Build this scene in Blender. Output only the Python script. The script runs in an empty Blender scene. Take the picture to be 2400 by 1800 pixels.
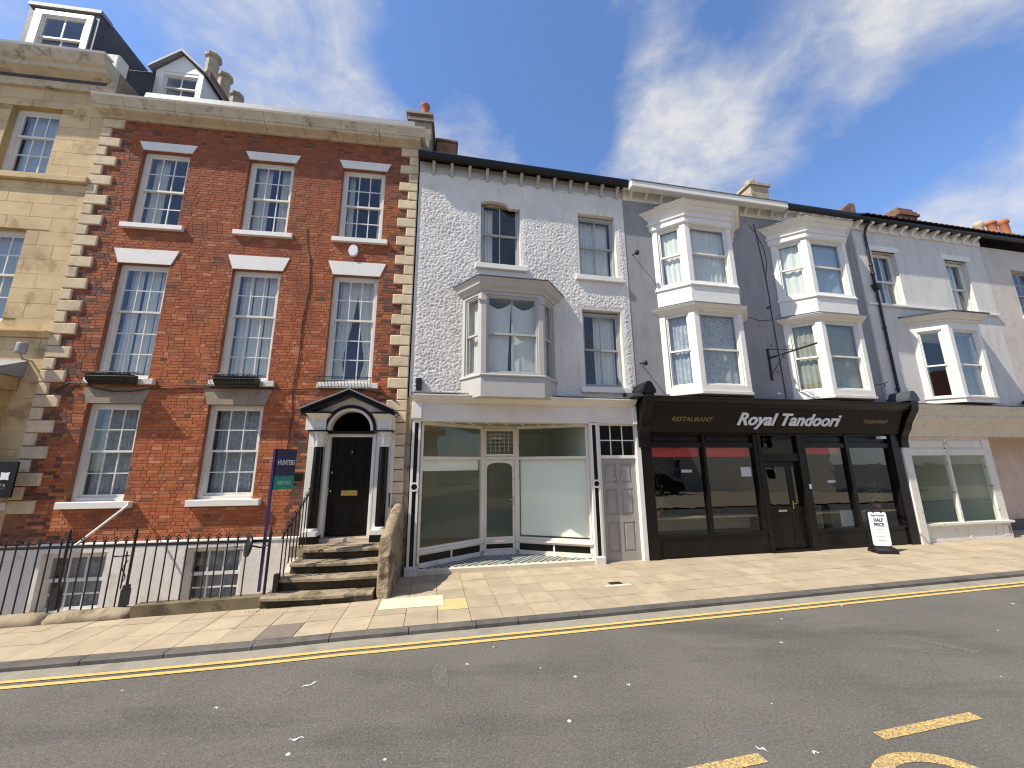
import bpy, math, random
import numpy as np
from mathutils import Vector, Matrix, noise
rad = math.radians
RND = random.Random(7)
S = bpy.context.scene
COL = S.collection

# ------------------------------------------------------------------ camera
PITCH, ROLL, CAM_Z = rad(11.9), rad(-0.45), 2.2
cam = bpy.data.objects.new('camera', bpy.data.cameras.new('camera'))
COL.objects.link(cam)
cam.data.sensor_width = 36.0
cam.data.lens = 13.5
cam.data.clip_start, cam.data.clip_end = 0.05, 3000
cf = Vector((0, math.cos(PITCH), math.sin(PITCH)))
cr0 = Vector((1, 0, 0)); cu0 = cr0.cross(cf)
cr = cr0 * math.cos(ROLL) + cu0 * math.sin(ROLL)
cu = -cr0 * math.sin(ROLL) + cu0 * math.cos(ROLL)
cam.matrix_world = Matrix(((cr.x, cu.x, -cf.x, 0), (cr.y, cu.y, -cf.y, 0), (cr.z, cu.z, -cf.z, CAM_Z), (0, 0, 0, 1)))
S.camera = cam

# frames: J is the corner where the brick house meets the white shop
JX, JY = -2.3714, 8.525
ANG_B, ANG_W = rad(7.9), rad(11.3)

# ------------------------------------------------------------------ light
tW = Vector((math.cos(ANG_W), math.sin(ANG_W), 0)); nW = Vector((math.sin(ANG_W), -math.cos(ANG_W), 0))
SUN = (tW * -2.95 + nW * .84 + Vector((0, 0, 3.6))).normalized()
SUN_EL = math.asin(SUN.z); SUN_ROT = math.atan2(SUN.x, SUN.y)
sl = bpy.data.lights.new('sun', 'SUN'); sl.energy = 5.0; sl.angle = rad(0.53); sl.color = (1.0, 0.93, 0.81)
so = bpy.data.objects.new('sun', sl); COL.objects.link(so)
so.rotation_euler = SUN.to_track_quat('Z', 'Y').to_euler(); so.location = (-20, -10, 30)

W = bpy.data.worlds.new('World'); S.world = W; W.use_nodes = True
S.view_settings.view_transform = 'Standard'; S.view_settings.look = 'None'
S.cycles.filter_width = 1.15; S.view_settings.exposure = 0.50; S.view_settings.gamma = 1.0; S.view_settings.use_curve_mapping = False


class NT:
    """tiny node helper"""
    def __init__(s, nt): s.t = nt; s.n = nt.nodes; s.l = nt.links
    def new(s, typ, **kw):
        nd = s.n.new(typ)
        for k, v in kw.items():
            if k[0] == '_': setattr(nd, k[1:], v)
        return nd
    def put(s, sock, v):
        if isinstance(v, bpy.types.NodeSocket): s.l.new(v, sock)
        elif isinstance(v, bpy.types.Node): s.l.new(v.outputs[0], sock)
        elif v is not None:
            if sock.type == 'RGBA' and len(v) == 3: v = (*v, 1)
            sock.default_value = v
    def math(s, op, a, b=None, c=None, clamp=False):
        nd = s.n.new('ShaderNodeMath'); nd.operation = op; nd.use_clamp = clamp
        s.put(nd.inputs[0], a)
        if b is not None: s.put(nd.inputs[1], b)
        if c is not None: s.put(nd.inputs[2], c)
        return nd.outputs[0]
    def vmath(s, op, a, b=None):
        nd = s.n.new('ShaderNodeVectorMath'); nd.operation = op
        s.put(nd.inputs[0], a)
        if b is not None: s.put(nd.inputs[1], b)
        return nd.outputs['Value'] if op in ('DOT_PRODUCT', 'DISTANCE', 'LENGTH') else nd.outputs[0]
    def noise(s, vec, scale, detail=3, rough=.55, dist=0, out=0):
        nd = s.n.new('ShaderNodeTexNoise'); s.put(nd.inputs['Vector'], vec)
        nd.inputs['Scale'].default_value = scale; nd.inputs['Detail'].default_value = detail
        nd.inputs['Roughness'].default_value = rough; nd.inputs['Distortion'].default_value = dist
        return nd.outputs[out]
    def ramp(s, fac, stops, interp='LINEAR'):
        nd = s.n.new('ShaderNodeValToRGB'); s.put(nd.inputs[0], fac); cr_ = nd.color_ramp; cr_.interpolation = interp
        while len(cr_.elements) < len(stops): cr_.elements.new(.5)
        for e, (p, c) in zip(cr_.elements, stops):
            e.position = p; e.color = (c, c, c, 1) if isinstance(c, (int, float)) else (*c, 1)
        return nd.outputs[0]
    def mix(s, f, a, b, typ='MIX'):
        nd = s.n.new('ShaderNodeMix'); nd.data_type = 'RGBA'; nd.blend_type = typ; nd.clamp_factor = True
        s.put(nd.inputs[0], f); s.put(nd.inputs[6], a); s.put(nd.inputs[7], b)
        return nd.outputs[2]
    def mapr(s, v, a, b, c=0., d=1.):
        nd = s.n.new('ShaderNodeMapRange'); nd.clamp = True
        for i, x in enumerate((v, a, b, c, d)): s.put(nd.inputs[i], x)
        return nd.outputs[0]
    def scale3(s, v, sc):
        nd = s.n.new('ShaderNodeVectorMath'); nd.operation = 'MULTIPLY'; s.put(nd.inputs[0], v); nd.inputs[1].default_value = sc
        return nd.outputs[0]


# ---- sky with broken cloud
w = NT(W.node_tree); w.n.clear()
sky = w.new('ShaderNodeTexSky'); sky.sky_type = 'NISHITA'; sky.sun_disc = False
sky.sun_elevation = SUN_EL; sky.sun_rotation = SUN_ROT; sky.altitude = 50; sky.air_density = 1.0; sky.dust_density = .35; sky.ozone_density = 2.2
tc = w.new('ShaderNodeTexCoord'); D = tc.outputs['Generated']
sep = w.new('ShaderNodeSeparateXYZ'); w.put(sep.inputs[0], D)
rot = w.new('ShaderNodeMapping'); w.put(rot.inputs[0], D); rot.inputs['Rotation'].default_value = (rad(20), rad(-38), rad(10)); rot.inputs['Scale'].default_value = (.72, 1.0, 1.35)
cn = w.noise(rot.outputs[0], 2.3, 10, .56, .25)
cn2 = w.noise(rot.outputs[0], 6.0, 10, .64, .6)


def blobs(lst):
    acc = None
    for (vx, vy, vz), r, a in lst:
        d = w.vmath('DISTANCE', D, (vx, vy, vz))
        m = w.mapr(d, 0.0, r, a, 0.0)
        acc = m if acc is None else w.math('ADD', acc, m)
    return acc


def skydir(px, py):
    v = cf * 900 + cr * (px - 1200) - cu * (py - 900)
    return tuple(v.normalized())


CL = [(620, 120, .30, .20), (800, 260, .22, .18), (1130, 300, .14, .22), (420, 40, .2, .12), (1560, 380, .24, .26), (1640, 250, .22, .14), (1800, 120, .26, .10),
      (2080, 120, .30, .20), (2330, 30, .2, .10), (2390, 440, .17, .34), (2150, 560, .12, .20), (760, 20, .15, .05)]
BL = [(1300, 170, .20, .78), (1330, 330, .12, .60), (1010, 60, .17, .45), (1180, 60, .13, .45), (960, 190, .08, .25), (2130, 330, .17, .62), (1960, 450, .14, .50), (330, 150, .12, .35), (1860, 230, .10, .30), (2290, 220, .12, .4), (520, 190, .06, .15),
      (1700, 40, .12, .3), (900, 110, .08, .2), (130, 30, .1, .2), (1750, 480, .1, .3)]
cm = blobs([(skydir(a, b), r, s) for a, b, r, s in CL]); bm_ = blobs([(skydir(a, b), r, s) for a, b, r, s in BL])
dens = w.math('ADD', cn, w.math('MULTIPLY', w.math('SUBTRACT', cn2, .5), .80))
cn3 = w.noise(rot.outputs[0], 17.0, 8, .62, .4)
dens = w.math('ADD', dens, w.math('MULTIPLY', w.math('SUBTRACT', cn3, .5), .38))
dens = w.math('SUBTRACT', w.math('ADD', dens, cm), bm_)
dens = w.mapr(dens, .30, .88)
dens = w.math('MULTIPLY', w.math('POWER', dens, 1.0), .88)
cloud = w.mix(w.mapr(w.math('ADD', w.math('MULTIPLY', dens, .7), w.math('MULTIPLY', cn3, .5)), .35, .85), (3.3, 3.55, 4.0), (5.1, 5.05, 4.95))
skyc = w.mix(1.0, sky.outputs[0], (1.10, 1.26, 1.52), 'MULTIPLY')
bg = w.new('ShaderNodeBackground'); w.put(bg.inputs[0], w.mix(dens, skyc, cloud)); bg.inputs[1].default_value = .115
wo = w.new('ShaderNodeOutputWorld'); w.l.new(bg.outputs[0], wo.inputs[0])

# ------------------------------------------------------------------ materials
MATS = {}


def newmat(name):
    m = bpy.data.materials.new(name); m.use_nodes = True
    t = NT(m.node_tree); b = t.n['Principled BSDF']
    MATS[name] = m
    return m, t, b


def pos(t):
    return t.new('ShaderNodeNewGeometry').outputs['Position']


def island(t):
    g = t.new('ShaderNodeNewGeometry'); o = t.new('ShaderNodeObjectInfo')
    return t.math('FRACT', t.math('ADD', g.outputs['Random Per Island'], o.outputs['Random']))


def bump(t, b, h, strength, dist):
    n = t.new('ShaderNodeBump'); n.inputs['Strength'].default_value = strength; n.inputs['Distance'].default_value = dist
    t.put(n.inputs['Height'], h); t.l.new(n.outputs[0], b.inputs['Normal'])


def paint(name, col, rough=.5, var=.12, vs=3., dirt=None, damt=.5, bs=40., bstr=.25, bdist=.004, spec=.4, streak=False, dlo=.52, dhi=.72, dscale=2.2, isl=0., metal=0.):
    """general weathered surface: slow tone drift, patches of dirt or wear with their own shape, fine relief"""
    m, t, b = newmat(name); P = pos(t)
    n1 = t.noise(P, vs, 5, .6)
    c = t.mix(t.mapr(n1, .3, .7), tuple(x * (1 - var) for x in col), tuple(min(1, x * (1 + var)) for x in col))
    if isl:
        c = t.mix(1.0, c, t.ramp(island(t), [(0, 1 - isl), (1, 1 + isl)]), 'MULTIPLY')
    if dirt:
        pp = t.scale3(P, (5, 5, .8)) if streak else P
        n2 = t.noise(pp, dscale, 7, .66, .4)
        c = t.mix(t.math('MULTIPLY', t.mapr(n2, dlo, dhi), damt), c, dirt)
    t.put(b.inputs['Base Color'], c)
    n3 = t.noise(P, bs, 4, .6)
    t.put(b.inputs['Roughness'], t.mapr(n3, .2, .8, max(.05, rough - .1), min(1, rough + .1)))
    b.inputs['Specular IOR Level'].default_value = spec
    b.inputs['Metallic'].default_value = metal
    if bstr: bump(t, b, n3, bstr, bdist)
    return m


# brick
m, t, b = newmat('brick'); P = pos(t); r = island(t)
c = t.ramp(r, [(0, (.30, .080, .034)), (.10, (.37, .100, .038)), (.35, (.42, .118, .042)), (.6, (.46, .135, .047)), (.86, (.50, .160, .058)), (.95, (.62, .26, .14)), (1, (.36, .15, .085))])
zz = t.new('ShaderNodeSeparateXYZ'); t.put(zz.inputs[0], P)
old = t.mapr(t.math('ADD', zz.outputs[2], t.math('MULTIPLY', t.noise(P, .7, 3), 3.0)), 4.5, 11.5)
c = t.mix(t.math('MULTIPLY', old, .62), c, (.20, .060, .036))
c = t.mix(t.math('MULTIPLY', t.mapr(t.noise(P, 1.1, 7, .7, .5), .47, .68), .72), c, (.15, .066, .042))
c = t.mix(t.math('MULTIPLY', t.mapr(t.noise(P, .8, 5, .7, 1.), .54, .66), .45), c, (.43, .165, .045))
c = t.mix(t.math('MULTIPLY', t.mapr(t.noise(t.scale3(P, (1, 1, 1.6)), 2.3, 6, .7), .58, .75), .30), c, (.46, .20, .12))
c = t.mix(t.mapr(t.noise(P, 60, 4), .35, .75, 0, .35), c, (.11, .05, .035))
t.put(b.inputs['Base Color'], c); b.inputs['Roughness'].default_value = .88; b.inputs['Specular IOR Level'].default_value = .25
bump(t, b, t.noise(P, 75, 5, .7), .6, .006)
m2, t, b = newmat('sooty_brick'); P = pos(t)
c = t.ramp(island(t), [(0, (.085, .048, .036)), (.4, (.13, .062, .042)), (.7, (.20, .078, .045)), (1, (.28, .095, .05))])
c = t.mix(t.mapr(t.noise(P, 40, 5), .4, .7, 0, .5), c, (.05, .035, .03))
t.put(b.inputs['Base Color'], c); b.inputs['Roughness'].default_value = .9; bump(t, b, t.noise(P, 75, 5, .7), .6, .006)
paint('mortar', (.26, .115, .065), .95, .25, 4, (.36, .24, .16), .4, 90, .5, .006, .15, dlo=.55)
paint('quoin_stone', (.60, .48, .315), .85, .14, 6, (.20, .15, .10), .5, 60, .35, .004, .2, isl=.09, dlo=.56)
paint('white_lintel', (.70, .67, .61), .6, .04, 2, (.42, .40, .37), .35, 60, .2, .003, streak=True)
paint('grey_stone', (.30, .245, .185), .85, .16, 5, (.10, .085, .07), .6, 50, .4, .004, .2)
paint('cornice_stone', (.52, .45, .33), .85, .12, 3, (.12, .105, .08), .75, 45, .5, .006, .2, dlo=.55, dhi=.68, dscale=3.2)
paint('lead', (.235, .24, .24), .55, .12, 3, (.18, .18, .17), .5, 30, .3, .004, .4)
paint('ashlar', (.58, .43, .235), .88, .16, 1.4, (.22, .125, .055), .75, 60, .5, .005, .2, isl=.07, dlo=.53, dhi=.72, dscale=1.9)
paint('yellow_stone', (.44, .31, .13), .85, .16, 2, (.12, .10, .05), .5, 50, .4, .005, .2)
paint('slate', (.052, .056, .066), .6, .25, 3, (.10, .10, .09), .4, 30, .4, .005, .4, isl=.2)
paint('white_paint', (.72, .69, .62), .42, .04, 2, (.42, .38, .32), .35, 50, .15, .002, .45, dlo=.6, dhi=.8)
paint('cream_wood', (.70, .645, .55), .5, .05, 2, (.36, .30, .23), .4, 40, .15, .002, .45, dlo=.55, dhi=.8)
paint('sash_white', (.68, .65, .58), .4, .05, 3, (.48, .44, .38), .3, 50, .1, .002)
paint('sash_grey', (.36, .355, .345), .45, .06, 3, None, 0, 50, .1, .002)
paint('bay_grey', (.43, .41, .375), .45, .05, 3, (.26, .25, .24), .35, 50, .1, .002, dlo=.6)
paint('worn_white', (.71, .68, .61), .5, .05, 3, (.28, .22, .165), .75, 60, .3, .003, .4, streak=True, dlo=.62, dhi=.76, dscale=4)
paint('peeling_cream', (.70, .66, .57), .6, .07, 3, (.16, .14, .115), .8, 60, .4, .004, .3, streak=False, dlo=.60, dhi=.68, dscale=5)
paint('cream_fascia', (.64, .57, .46), .6, .06, 1.5, (.30, .26, .20), .5, 40, .2, .003, .35, streak=True, dlo=.5)
paint('grey_render', (.285, .278, .275), .8, .07, 1.2, (.165, .16, .16), .6, 25, .5, .006, .2, streak=True, dlo=.50, dhi=.74, dscale=.8)
paint('white_brickwork', (.60, .575, .52), .75, .06, 1.5, (.34, .325, .295), .5, 14, .6, .010, .25, streak=True, dlo=.50, dhi=.74, dscale=.9)
paint('pink_brickwork', (.56, .49, .42), .85, .08, 1.5, (.34, .28, .245), .5, 16, .7, .012, .2)
paint('plinth_white', (.70, .645, .57), .7, .06, 2, (.34, .30, .25), .55, 22, .6, .012, .25, dlo=.55)
paint('light_grey_band', (.42, .405, .38), .6, .08, 4, (.22, .22, .22), .5, 50, .2, .003)
paint('black_gloss', (.004, .004, .004), .22, .2, 3, None, 0, 20, .05, .002, .28)
paint('black_satin', (.0075, .0062, .0055), .34, .2, 3, (.022, .018, .015), .35, 30, .12, .002, .25)
paint('black_iron', (.012, .012, .013), .42, .3, 10, (.05, .03, .02), .4, 90, .3, .002, .5)
paint('fascia_brown', (.013, .009, .006), .45, .1, 2, None, 0, 40, .05, .001, .2)
paint('grey_door', (.32, .295, .27), .45, .05, 2, (.16, .145, .14), .4, 60, .12, .001, .4)
paint('flagstone', (.385, .315, .215), .86, .10, 2.5, (.255, .205, .145), .5, 80, .35, .003, .25, isl=.10, dlo=.5, dhi=.72, dscale=3)
paint('pale_slab', (.62, .54, .40), .8, .06, 5, (.40, .34, .25), .5, 80, .3, .002, .25)
paint('yellow_slab', (.56, .42, .19), .8, .06, 5, (.40, .30, .16), .4, 80, .3, .002, .25)
paint('dark_slab', (.19, .16, .13), .85, .10, 5, (.12, .10, .08), .5, 80, .3, .002, .25)
paint('kerb_stone', (.115, .105, .093), .8, .16, 6, (.055, .05, .045), .7, 70, .5, .005, .3, isl=.12)
paint('gutter_strip', (.27, .245, .20), .9, .10, 5, (.13, .115, .10), .5, 120, .5, .004, .2)
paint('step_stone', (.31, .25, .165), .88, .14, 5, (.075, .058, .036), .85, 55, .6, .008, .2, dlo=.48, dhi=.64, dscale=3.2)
paint('shaded_riser_stone', (.075, .058, .036), .95, .3, 5, (.03, .024, .014), .8, 45, .7, .008, .15, dlo=.45, dhi=.6)  # step stone with the shade on the risers put into its colour
paint('rough_stone', (.30, .235, .15), .92, .25, 6, (.055, .042, .028), .85, 30, 1.0, .03, .2, dlo=.5, dhi=.66, dscale=4)
paint('pink_render', (.56, .46, .39), .85, .08, 3, (.34, .25, .20), .5, 40, .3, .004, .2)
paint('brass', (.62, .47, .14), .3, .08, 5, None, 0, 40, .05, .001, .5, metal=1)
paint('chrome', (.6, .6, .6), .25, .05, 5, None, 0, 40, .05, .001, .5, metal=1)
paint('plastic_white', (.74, .74, .73), .35, .03, 5, None, 0, 40, .03, .001)
paint('plastic_grey', (.30, .31, .31), .5, .1, 5, None, 0, 40, .1, .001)
paint('plastic_black', (.012, .012, .012), .35, .1, 5, None, 0, 40, .03, .001)
paint('navy', (.028, .026, .115), .35, .08, 5, None, 0, 40, .03, .001)
paint('navy_dark', (.022, .020, .058), .4, .08, 5, None, 0, 40, .03, .001)
paint('sign_green', (.012, .215, .135), .4, .05, 5, None, 0, 40, .03, .001)
paint('sign_pale_green', (.30, .55, .45), .45, .05, 5, None, 0, 40, .03, .001)
paint('letter_white', (.74, .73, .72), .4, .05, 5, None, 0, 40, .05, .001)
paint('letter_gold', (.235, .165, .055), .4, .1, 5, None, 0, 40, .05, .001)
paint('letter_dark', (.03, .03, .06), .5, .1, 5, None, 0, 40, .05, .001)
paint('letter_green', (.28, .29, .05), .5, .1, 5, None, 0, 40, .05, .001)
paint('paper', (.78, .79, .82), .7, .02, 5, None, 0, 40, .02, .001)
paint('exit_green', (.03, .30, .10), .5, .05, 5, None, 0, 40, .02, .001)
paint('red_valance', (.80, .012, .02), .6, .06, 3, None, 0, 40, .05, .001)
paint('terracotta', (.40, .145, .075), .8, .12, 5, (.16, .08, .05), .5, 50, .3, .004, .2)
paint('buff_clay', (.42, .34, .24), .8, .12, 5, (.16, .13, .09), .5, 50, .3, .004, .2)
paint('chimney_brick', (.22, .12, .075), .9, .3, 6, (.07, .05, .04), .6, 40, .8, .012, .2, isl=.2)
paint('chimney_render', (.44, .36, .24), .9, .2, 3, (.12, .09, .06), .7, 20, .8, .02, .2)
paint('clay_tile', (.055, .040, .034), .8, .25, 6, (.10, .075, .05), .5, 50, .5, .006, .2, isl=.25)
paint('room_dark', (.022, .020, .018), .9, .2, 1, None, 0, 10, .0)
paint('room_mid', (.12, .115, .105), .9, .1, 1, None, 0, 10, .0)
paint('room_shop', (.60, .62, .52), .9, .06, 1, None, 0, 10, .0)
paint('shop_floor', (.36, .31, .17), .6, .15, 2, None, 0, 10, .0)
paint('blind_white', (.88, .87, .82), .7, .02, 1, None, 0, 60, .05, .001)
paint('cloth_white', (.68, .655, .585), .9, .05, 4, None, 0, 120, .1, .001)
paint('cloth_cream', (.62, .58, .48), .9, .07, 4, None, 0, 120, .1, .001)
paint('cloth_tan', (.30, .275, .185), .9, .16, 3, (.20, .20, .15), .5, 120, .2, .001, dlo=.45)
paint('cloth_blue', (.40, .45, .50), .9, .05, 4, None, 0, 120, .1, .001)
paint('leaf', (.055, .115, .022), .55, .3, 20, None, 0, 40, .1, .002, isl=.3)
paint('petal', (.7, .7, .6), .6, .1, 20, None, 0, 40, .1, .002)
paint('soil', (.03, .022, .015), .95, .3, 20, None, 0, 40, .5, .006)
paint('ground_earth', (.12, .10, .08), .95, .2, .3, None, 0, 3, .3, .01)
paint('cable', (.045, .032, .028), .6, .1, 4, None, 0, 40, .05, .001)
paint('opposite_cream', (.50, .47, .40), .8, .08, 1, (.36, .33, .28), .4, 20, .3, .006)
paint('opposite_red', (.20, .05, .035), .85, .1, 1, None, 0, 20, .3, .006)
paint('soiled_curb', (.17, .135, .085), .9, .2, 4, (.06, .05, .03), .8, 45, .6, .006, .15, dlo=.45, dhi=.6)
paint('tread_wear', (.34, .27, .17), .85, .1, 5, (.14, .11, .07), .6, 60, .4, .004, .2)

# worn yellow road paint
for nm, dl in (('yellow_line', .60), ('yellow_dash', .50)):
    m, t, b = newmat(nm); P = pos(t)
    c = t.mix(t.noise(P, 4, 4), (.66, .45, .15), (.60, .39, .11))
    wear = t.math('MULTIPLY', t.mapr(t.noise(P, 70, 5, .75), dl - .05, dl + .05), .9)
    wear = t.math('MAXIMUM', wear, t.math('MULTIPLY', t.mapr(t.noise(P, 3, 5, .7), .60, .72), .5))
    t.put(b.inputs['Base Color'], t.mix(wear, c, (.13, .115, .095)))
    b.inputs['Roughness'].default_value = .8; bump(t, b, t.noise(P, 130, 3), .4, .003)

# asphalt with bird lime spots
m, t, b = newmat('asphalt'); P = pos(t)
c = t.mix(t.mapr(t.noise(P, .7, 6, .6), .35, .65), (.112, .104, .089), (.148, .137, .117))
c = t.mix(t.mapr(t.noise(t.scale3(P, (.35, 1.6, 1)), .6, 5, .65), .50, .64, 0, .7), c, (.070, .068, .054))
c = t.mix(t.mapr(t.noise(t.scale3(P, (.9, 1.5, 1)), .9, 6, .7, 1.), .58, .70, 0, .6), c, (.15, .14, .118))
agg = t.noise(P, 120, 3, .8)
gr_ = t.noise(P, 42, 5, .85)
c = t.mix(t.mapr(gr_, .53, .68, 0, .7), c, (.27, .25, .215)); c = t.mix(t.mapr(gr_, .47, .33, 0, .7), c, (.04, .037, .031))
c = t.mix(t.mapr(agg, .55, .74, 0, .8), c, (.29, .27, .235))
c = t.mix(t.mapr(agg, .45, .28, 0, .8), c, (.03, .028, .024))
vo = t.new('ShaderNodeTexVoronoi'); t.put(vo.inputs['Vector'], P); vo.inputs['Scale'].default_value = 3.3
wn = t.new('ShaderNodeTexWhiteNoise'); wn.noise_dimensions = '3D'; t.put(wn.inputs[0], vo.outputs['Position'])
siz = t.math('MULTIPLY', t.math('POWER', wn.outputs[0], 2.2), .088)
spot = t.math('LESS_THAN', t.math('ADD', vo.outputs['Distance'], t.math('MULTIPLY', t.math('SUBTRACT', t.noise(P, 45, 3), .5), .05)), siz)
c = t.mix(t.math('MULTIPLY', spot, .85), c, (.66, .64, .58))
t.put(b.inputs['Base Color'], c); b.inputs['Roughness'].default_value = .82; b.inputs['Specular IOR Level'].default_value = .35
bump(t, b, t.math('ADD', agg, t.math('MULTIPLY', t.noise(P, 55, 3, .7), .8)), .9, .008)

mm = MATS['flagstone']; t = NT(mm.node_tree); b = t.n['Principled BSDF']; P = pos(t)
src = b.inputs['Base Color'].links[0].from_socket
vo = t.new('ShaderNodeTexVoronoi'); t.put(vo.inputs['Vector'], P); vo.inputs['Scale'].default_value = 4.2
wn = t.new('ShaderNodeTexWhiteNoise'); wn.noise_dimensions = '3D'; t.put(wn.inputs[0], vo.outputs['Position'])
siz = t.math('MULTIPLY', t.math('POWER', wn.outputs[0], 3.5), .085)
spot = t.math('LESS_THAN', t.math('ADD', vo.outputs['Distance'], t.math('MULTIPLY', t.math('SUBTRACT', t.noise(P, 40, 3), .5), .07)), siz)
c = t.mix(t.math('MULTIPLY', spot, .6), src, (.62, .58, .48))
c = t.mix(t.math('MULTIPLY', t.mapr(t.noise(P, 1.3, 6, .7), .56, .72), .35), c, (.20, .155, .105))
t.put(b.inputs['Base Color'], c)
for nm, bc in (('road_scuff', (.165, .155, .13)),):
    m, t, b = newmat(nm); P = pos(t)
    g1 = t.noise(P, 42, 5, .85)
    c = t.mix(t.mapr(g1, .40, .62), (.075, .069, .056), bc)
    t.put(b.inputs['Base Color'], c); b.inputs['Roughness'].default_value = .85; bump(t, b, g1, .6, .006)
# white stucco
m, t, b = newmat('stucco'); P = pos(t)
c = t.mix(t.mapr(t.noise(P, 1.3, 5), .35, .7), (.62, .585, .525), (.72, .685, .62))
c = t.mix(t.mapr(t.noise(t.scale3(P, (3, 3, .5)), 1.6, 7, .7), .54, .74, 0, .55), c, (.42, .38, .32))
t.put(b.inputs['Base Color'], c); b.inputs['Roughness'].default_value = .8; b.inputs['Specular IOR Level'].default_value = .25
bump(t, b, t.noise(P, 38, 4, .65), .55, .012)

# chequered doorstep tiles
m, t, b = newmat('doorstep_tile'); P = pos(t)
r = island(t); t.put(b.inputs['Base Color'], t.ramp(r, [(0, (.40, .40, .37)), (.5, (.40, .40, .37)), (.51, (.03, .03, .03)), (1, (.03, .03, .03))], 'CONSTANT'))
b.inputs['Roughness'].default_value = .5
paint('tile_pale', (.42, .44, .41), .5, .1, 5, None, 0, 40, .1, .001)
paint('tile_black', (.025, .028, .028), .4, .1, 5, None, 0, 40, .1, .001)

# lace
for nm, basec, dark, hole in (('lace', (.56, .58, .60), (.10, .11, .13), .47), ('lace_floral', (.58, .575, .55), (.10, .105, .10), .5)):
    m, t, b = newmat(nm); P = pos(t)
    fine = t.noise(P, 55 if nm == 'lace' else 34, 3, .7)
    vo = t.new('ShaderNodeTexVoronoi'); t.put(vo.inputs['Vector'], t.scale3(P, (1, .2, 1))); vo.inputs['Scale'].default_value = 7 if nm == 'lace' else 9
    f = t.math('ADD', t.math('MULTIPLY', fine, .75), t.math('MULTIPLY', vo.outputs['Distance'], .14))
    f = t.mapr(f, hole - .16, hole + .10, .1, .8)
    t.put(b.inputs['Base Color'], t.mix(f, basec, dark)); b.inputs['Roughness'].default_value = .9

# window glass: clear pane with a mirror sheen
for nm, ior, tint, mn in (('glass', 1.7, (.93, .96, .96), .05), ('shop_glass', 1.45, (.95, .97, .94), .035), ('dark_glass', 1.5, (.35, .37, .36), .04), ('mirror_glass', 1.85, (.88, .90, .89), .10)):
    m = bpy.data.materials.new(nm); m.use_nodes = True; MATS[nm] = m; t = NT(m.node_tree); t.n.remove(t.n['Principled BSDF'])
    fr = t.new('ShaderNodeFresnel'); fr.inputs[0].default_value = ior
    tr = t.new('ShaderNodeBsdfTransparent'); tr.inputs[0].default_value = (*tint, 1)
    gl = t.new('ShaderNodeBsdfGlossy'); gl.inputs['Roughness'].default_value = .008; gl.inputs[0].default_value = (.95, .97, 1, 1)
    bn = t.new('ShaderNodeBump'); bn.inputs['Strength'].default_value = .09; bn.inputs['Distance'].default_value = .02
    t.put(bn.inputs['Height'], t.noise(pos(t), 1.8, 2)); t.l.new(bn.outputs[0], gl.inputs['Normal'])
    mx = t.new('ShaderNodeMixShader'); ng = t.new('ShaderNodeNewGeometry'); t.put(mx.inputs[0], t.math('MULTIPLY', t.math('MAXIMUM', fr.outputs[0], mn), t.math('SUBTRACT', 1.0, ng.outputs['Backfacing']))); t.l.new(tr.outputs[0], mx.inputs[1]); t.l.new(gl.outputs[0], mx.inputs[2])
    t.l.new(mx.outputs[0], t.n['Material Output'].inputs[0])


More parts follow.
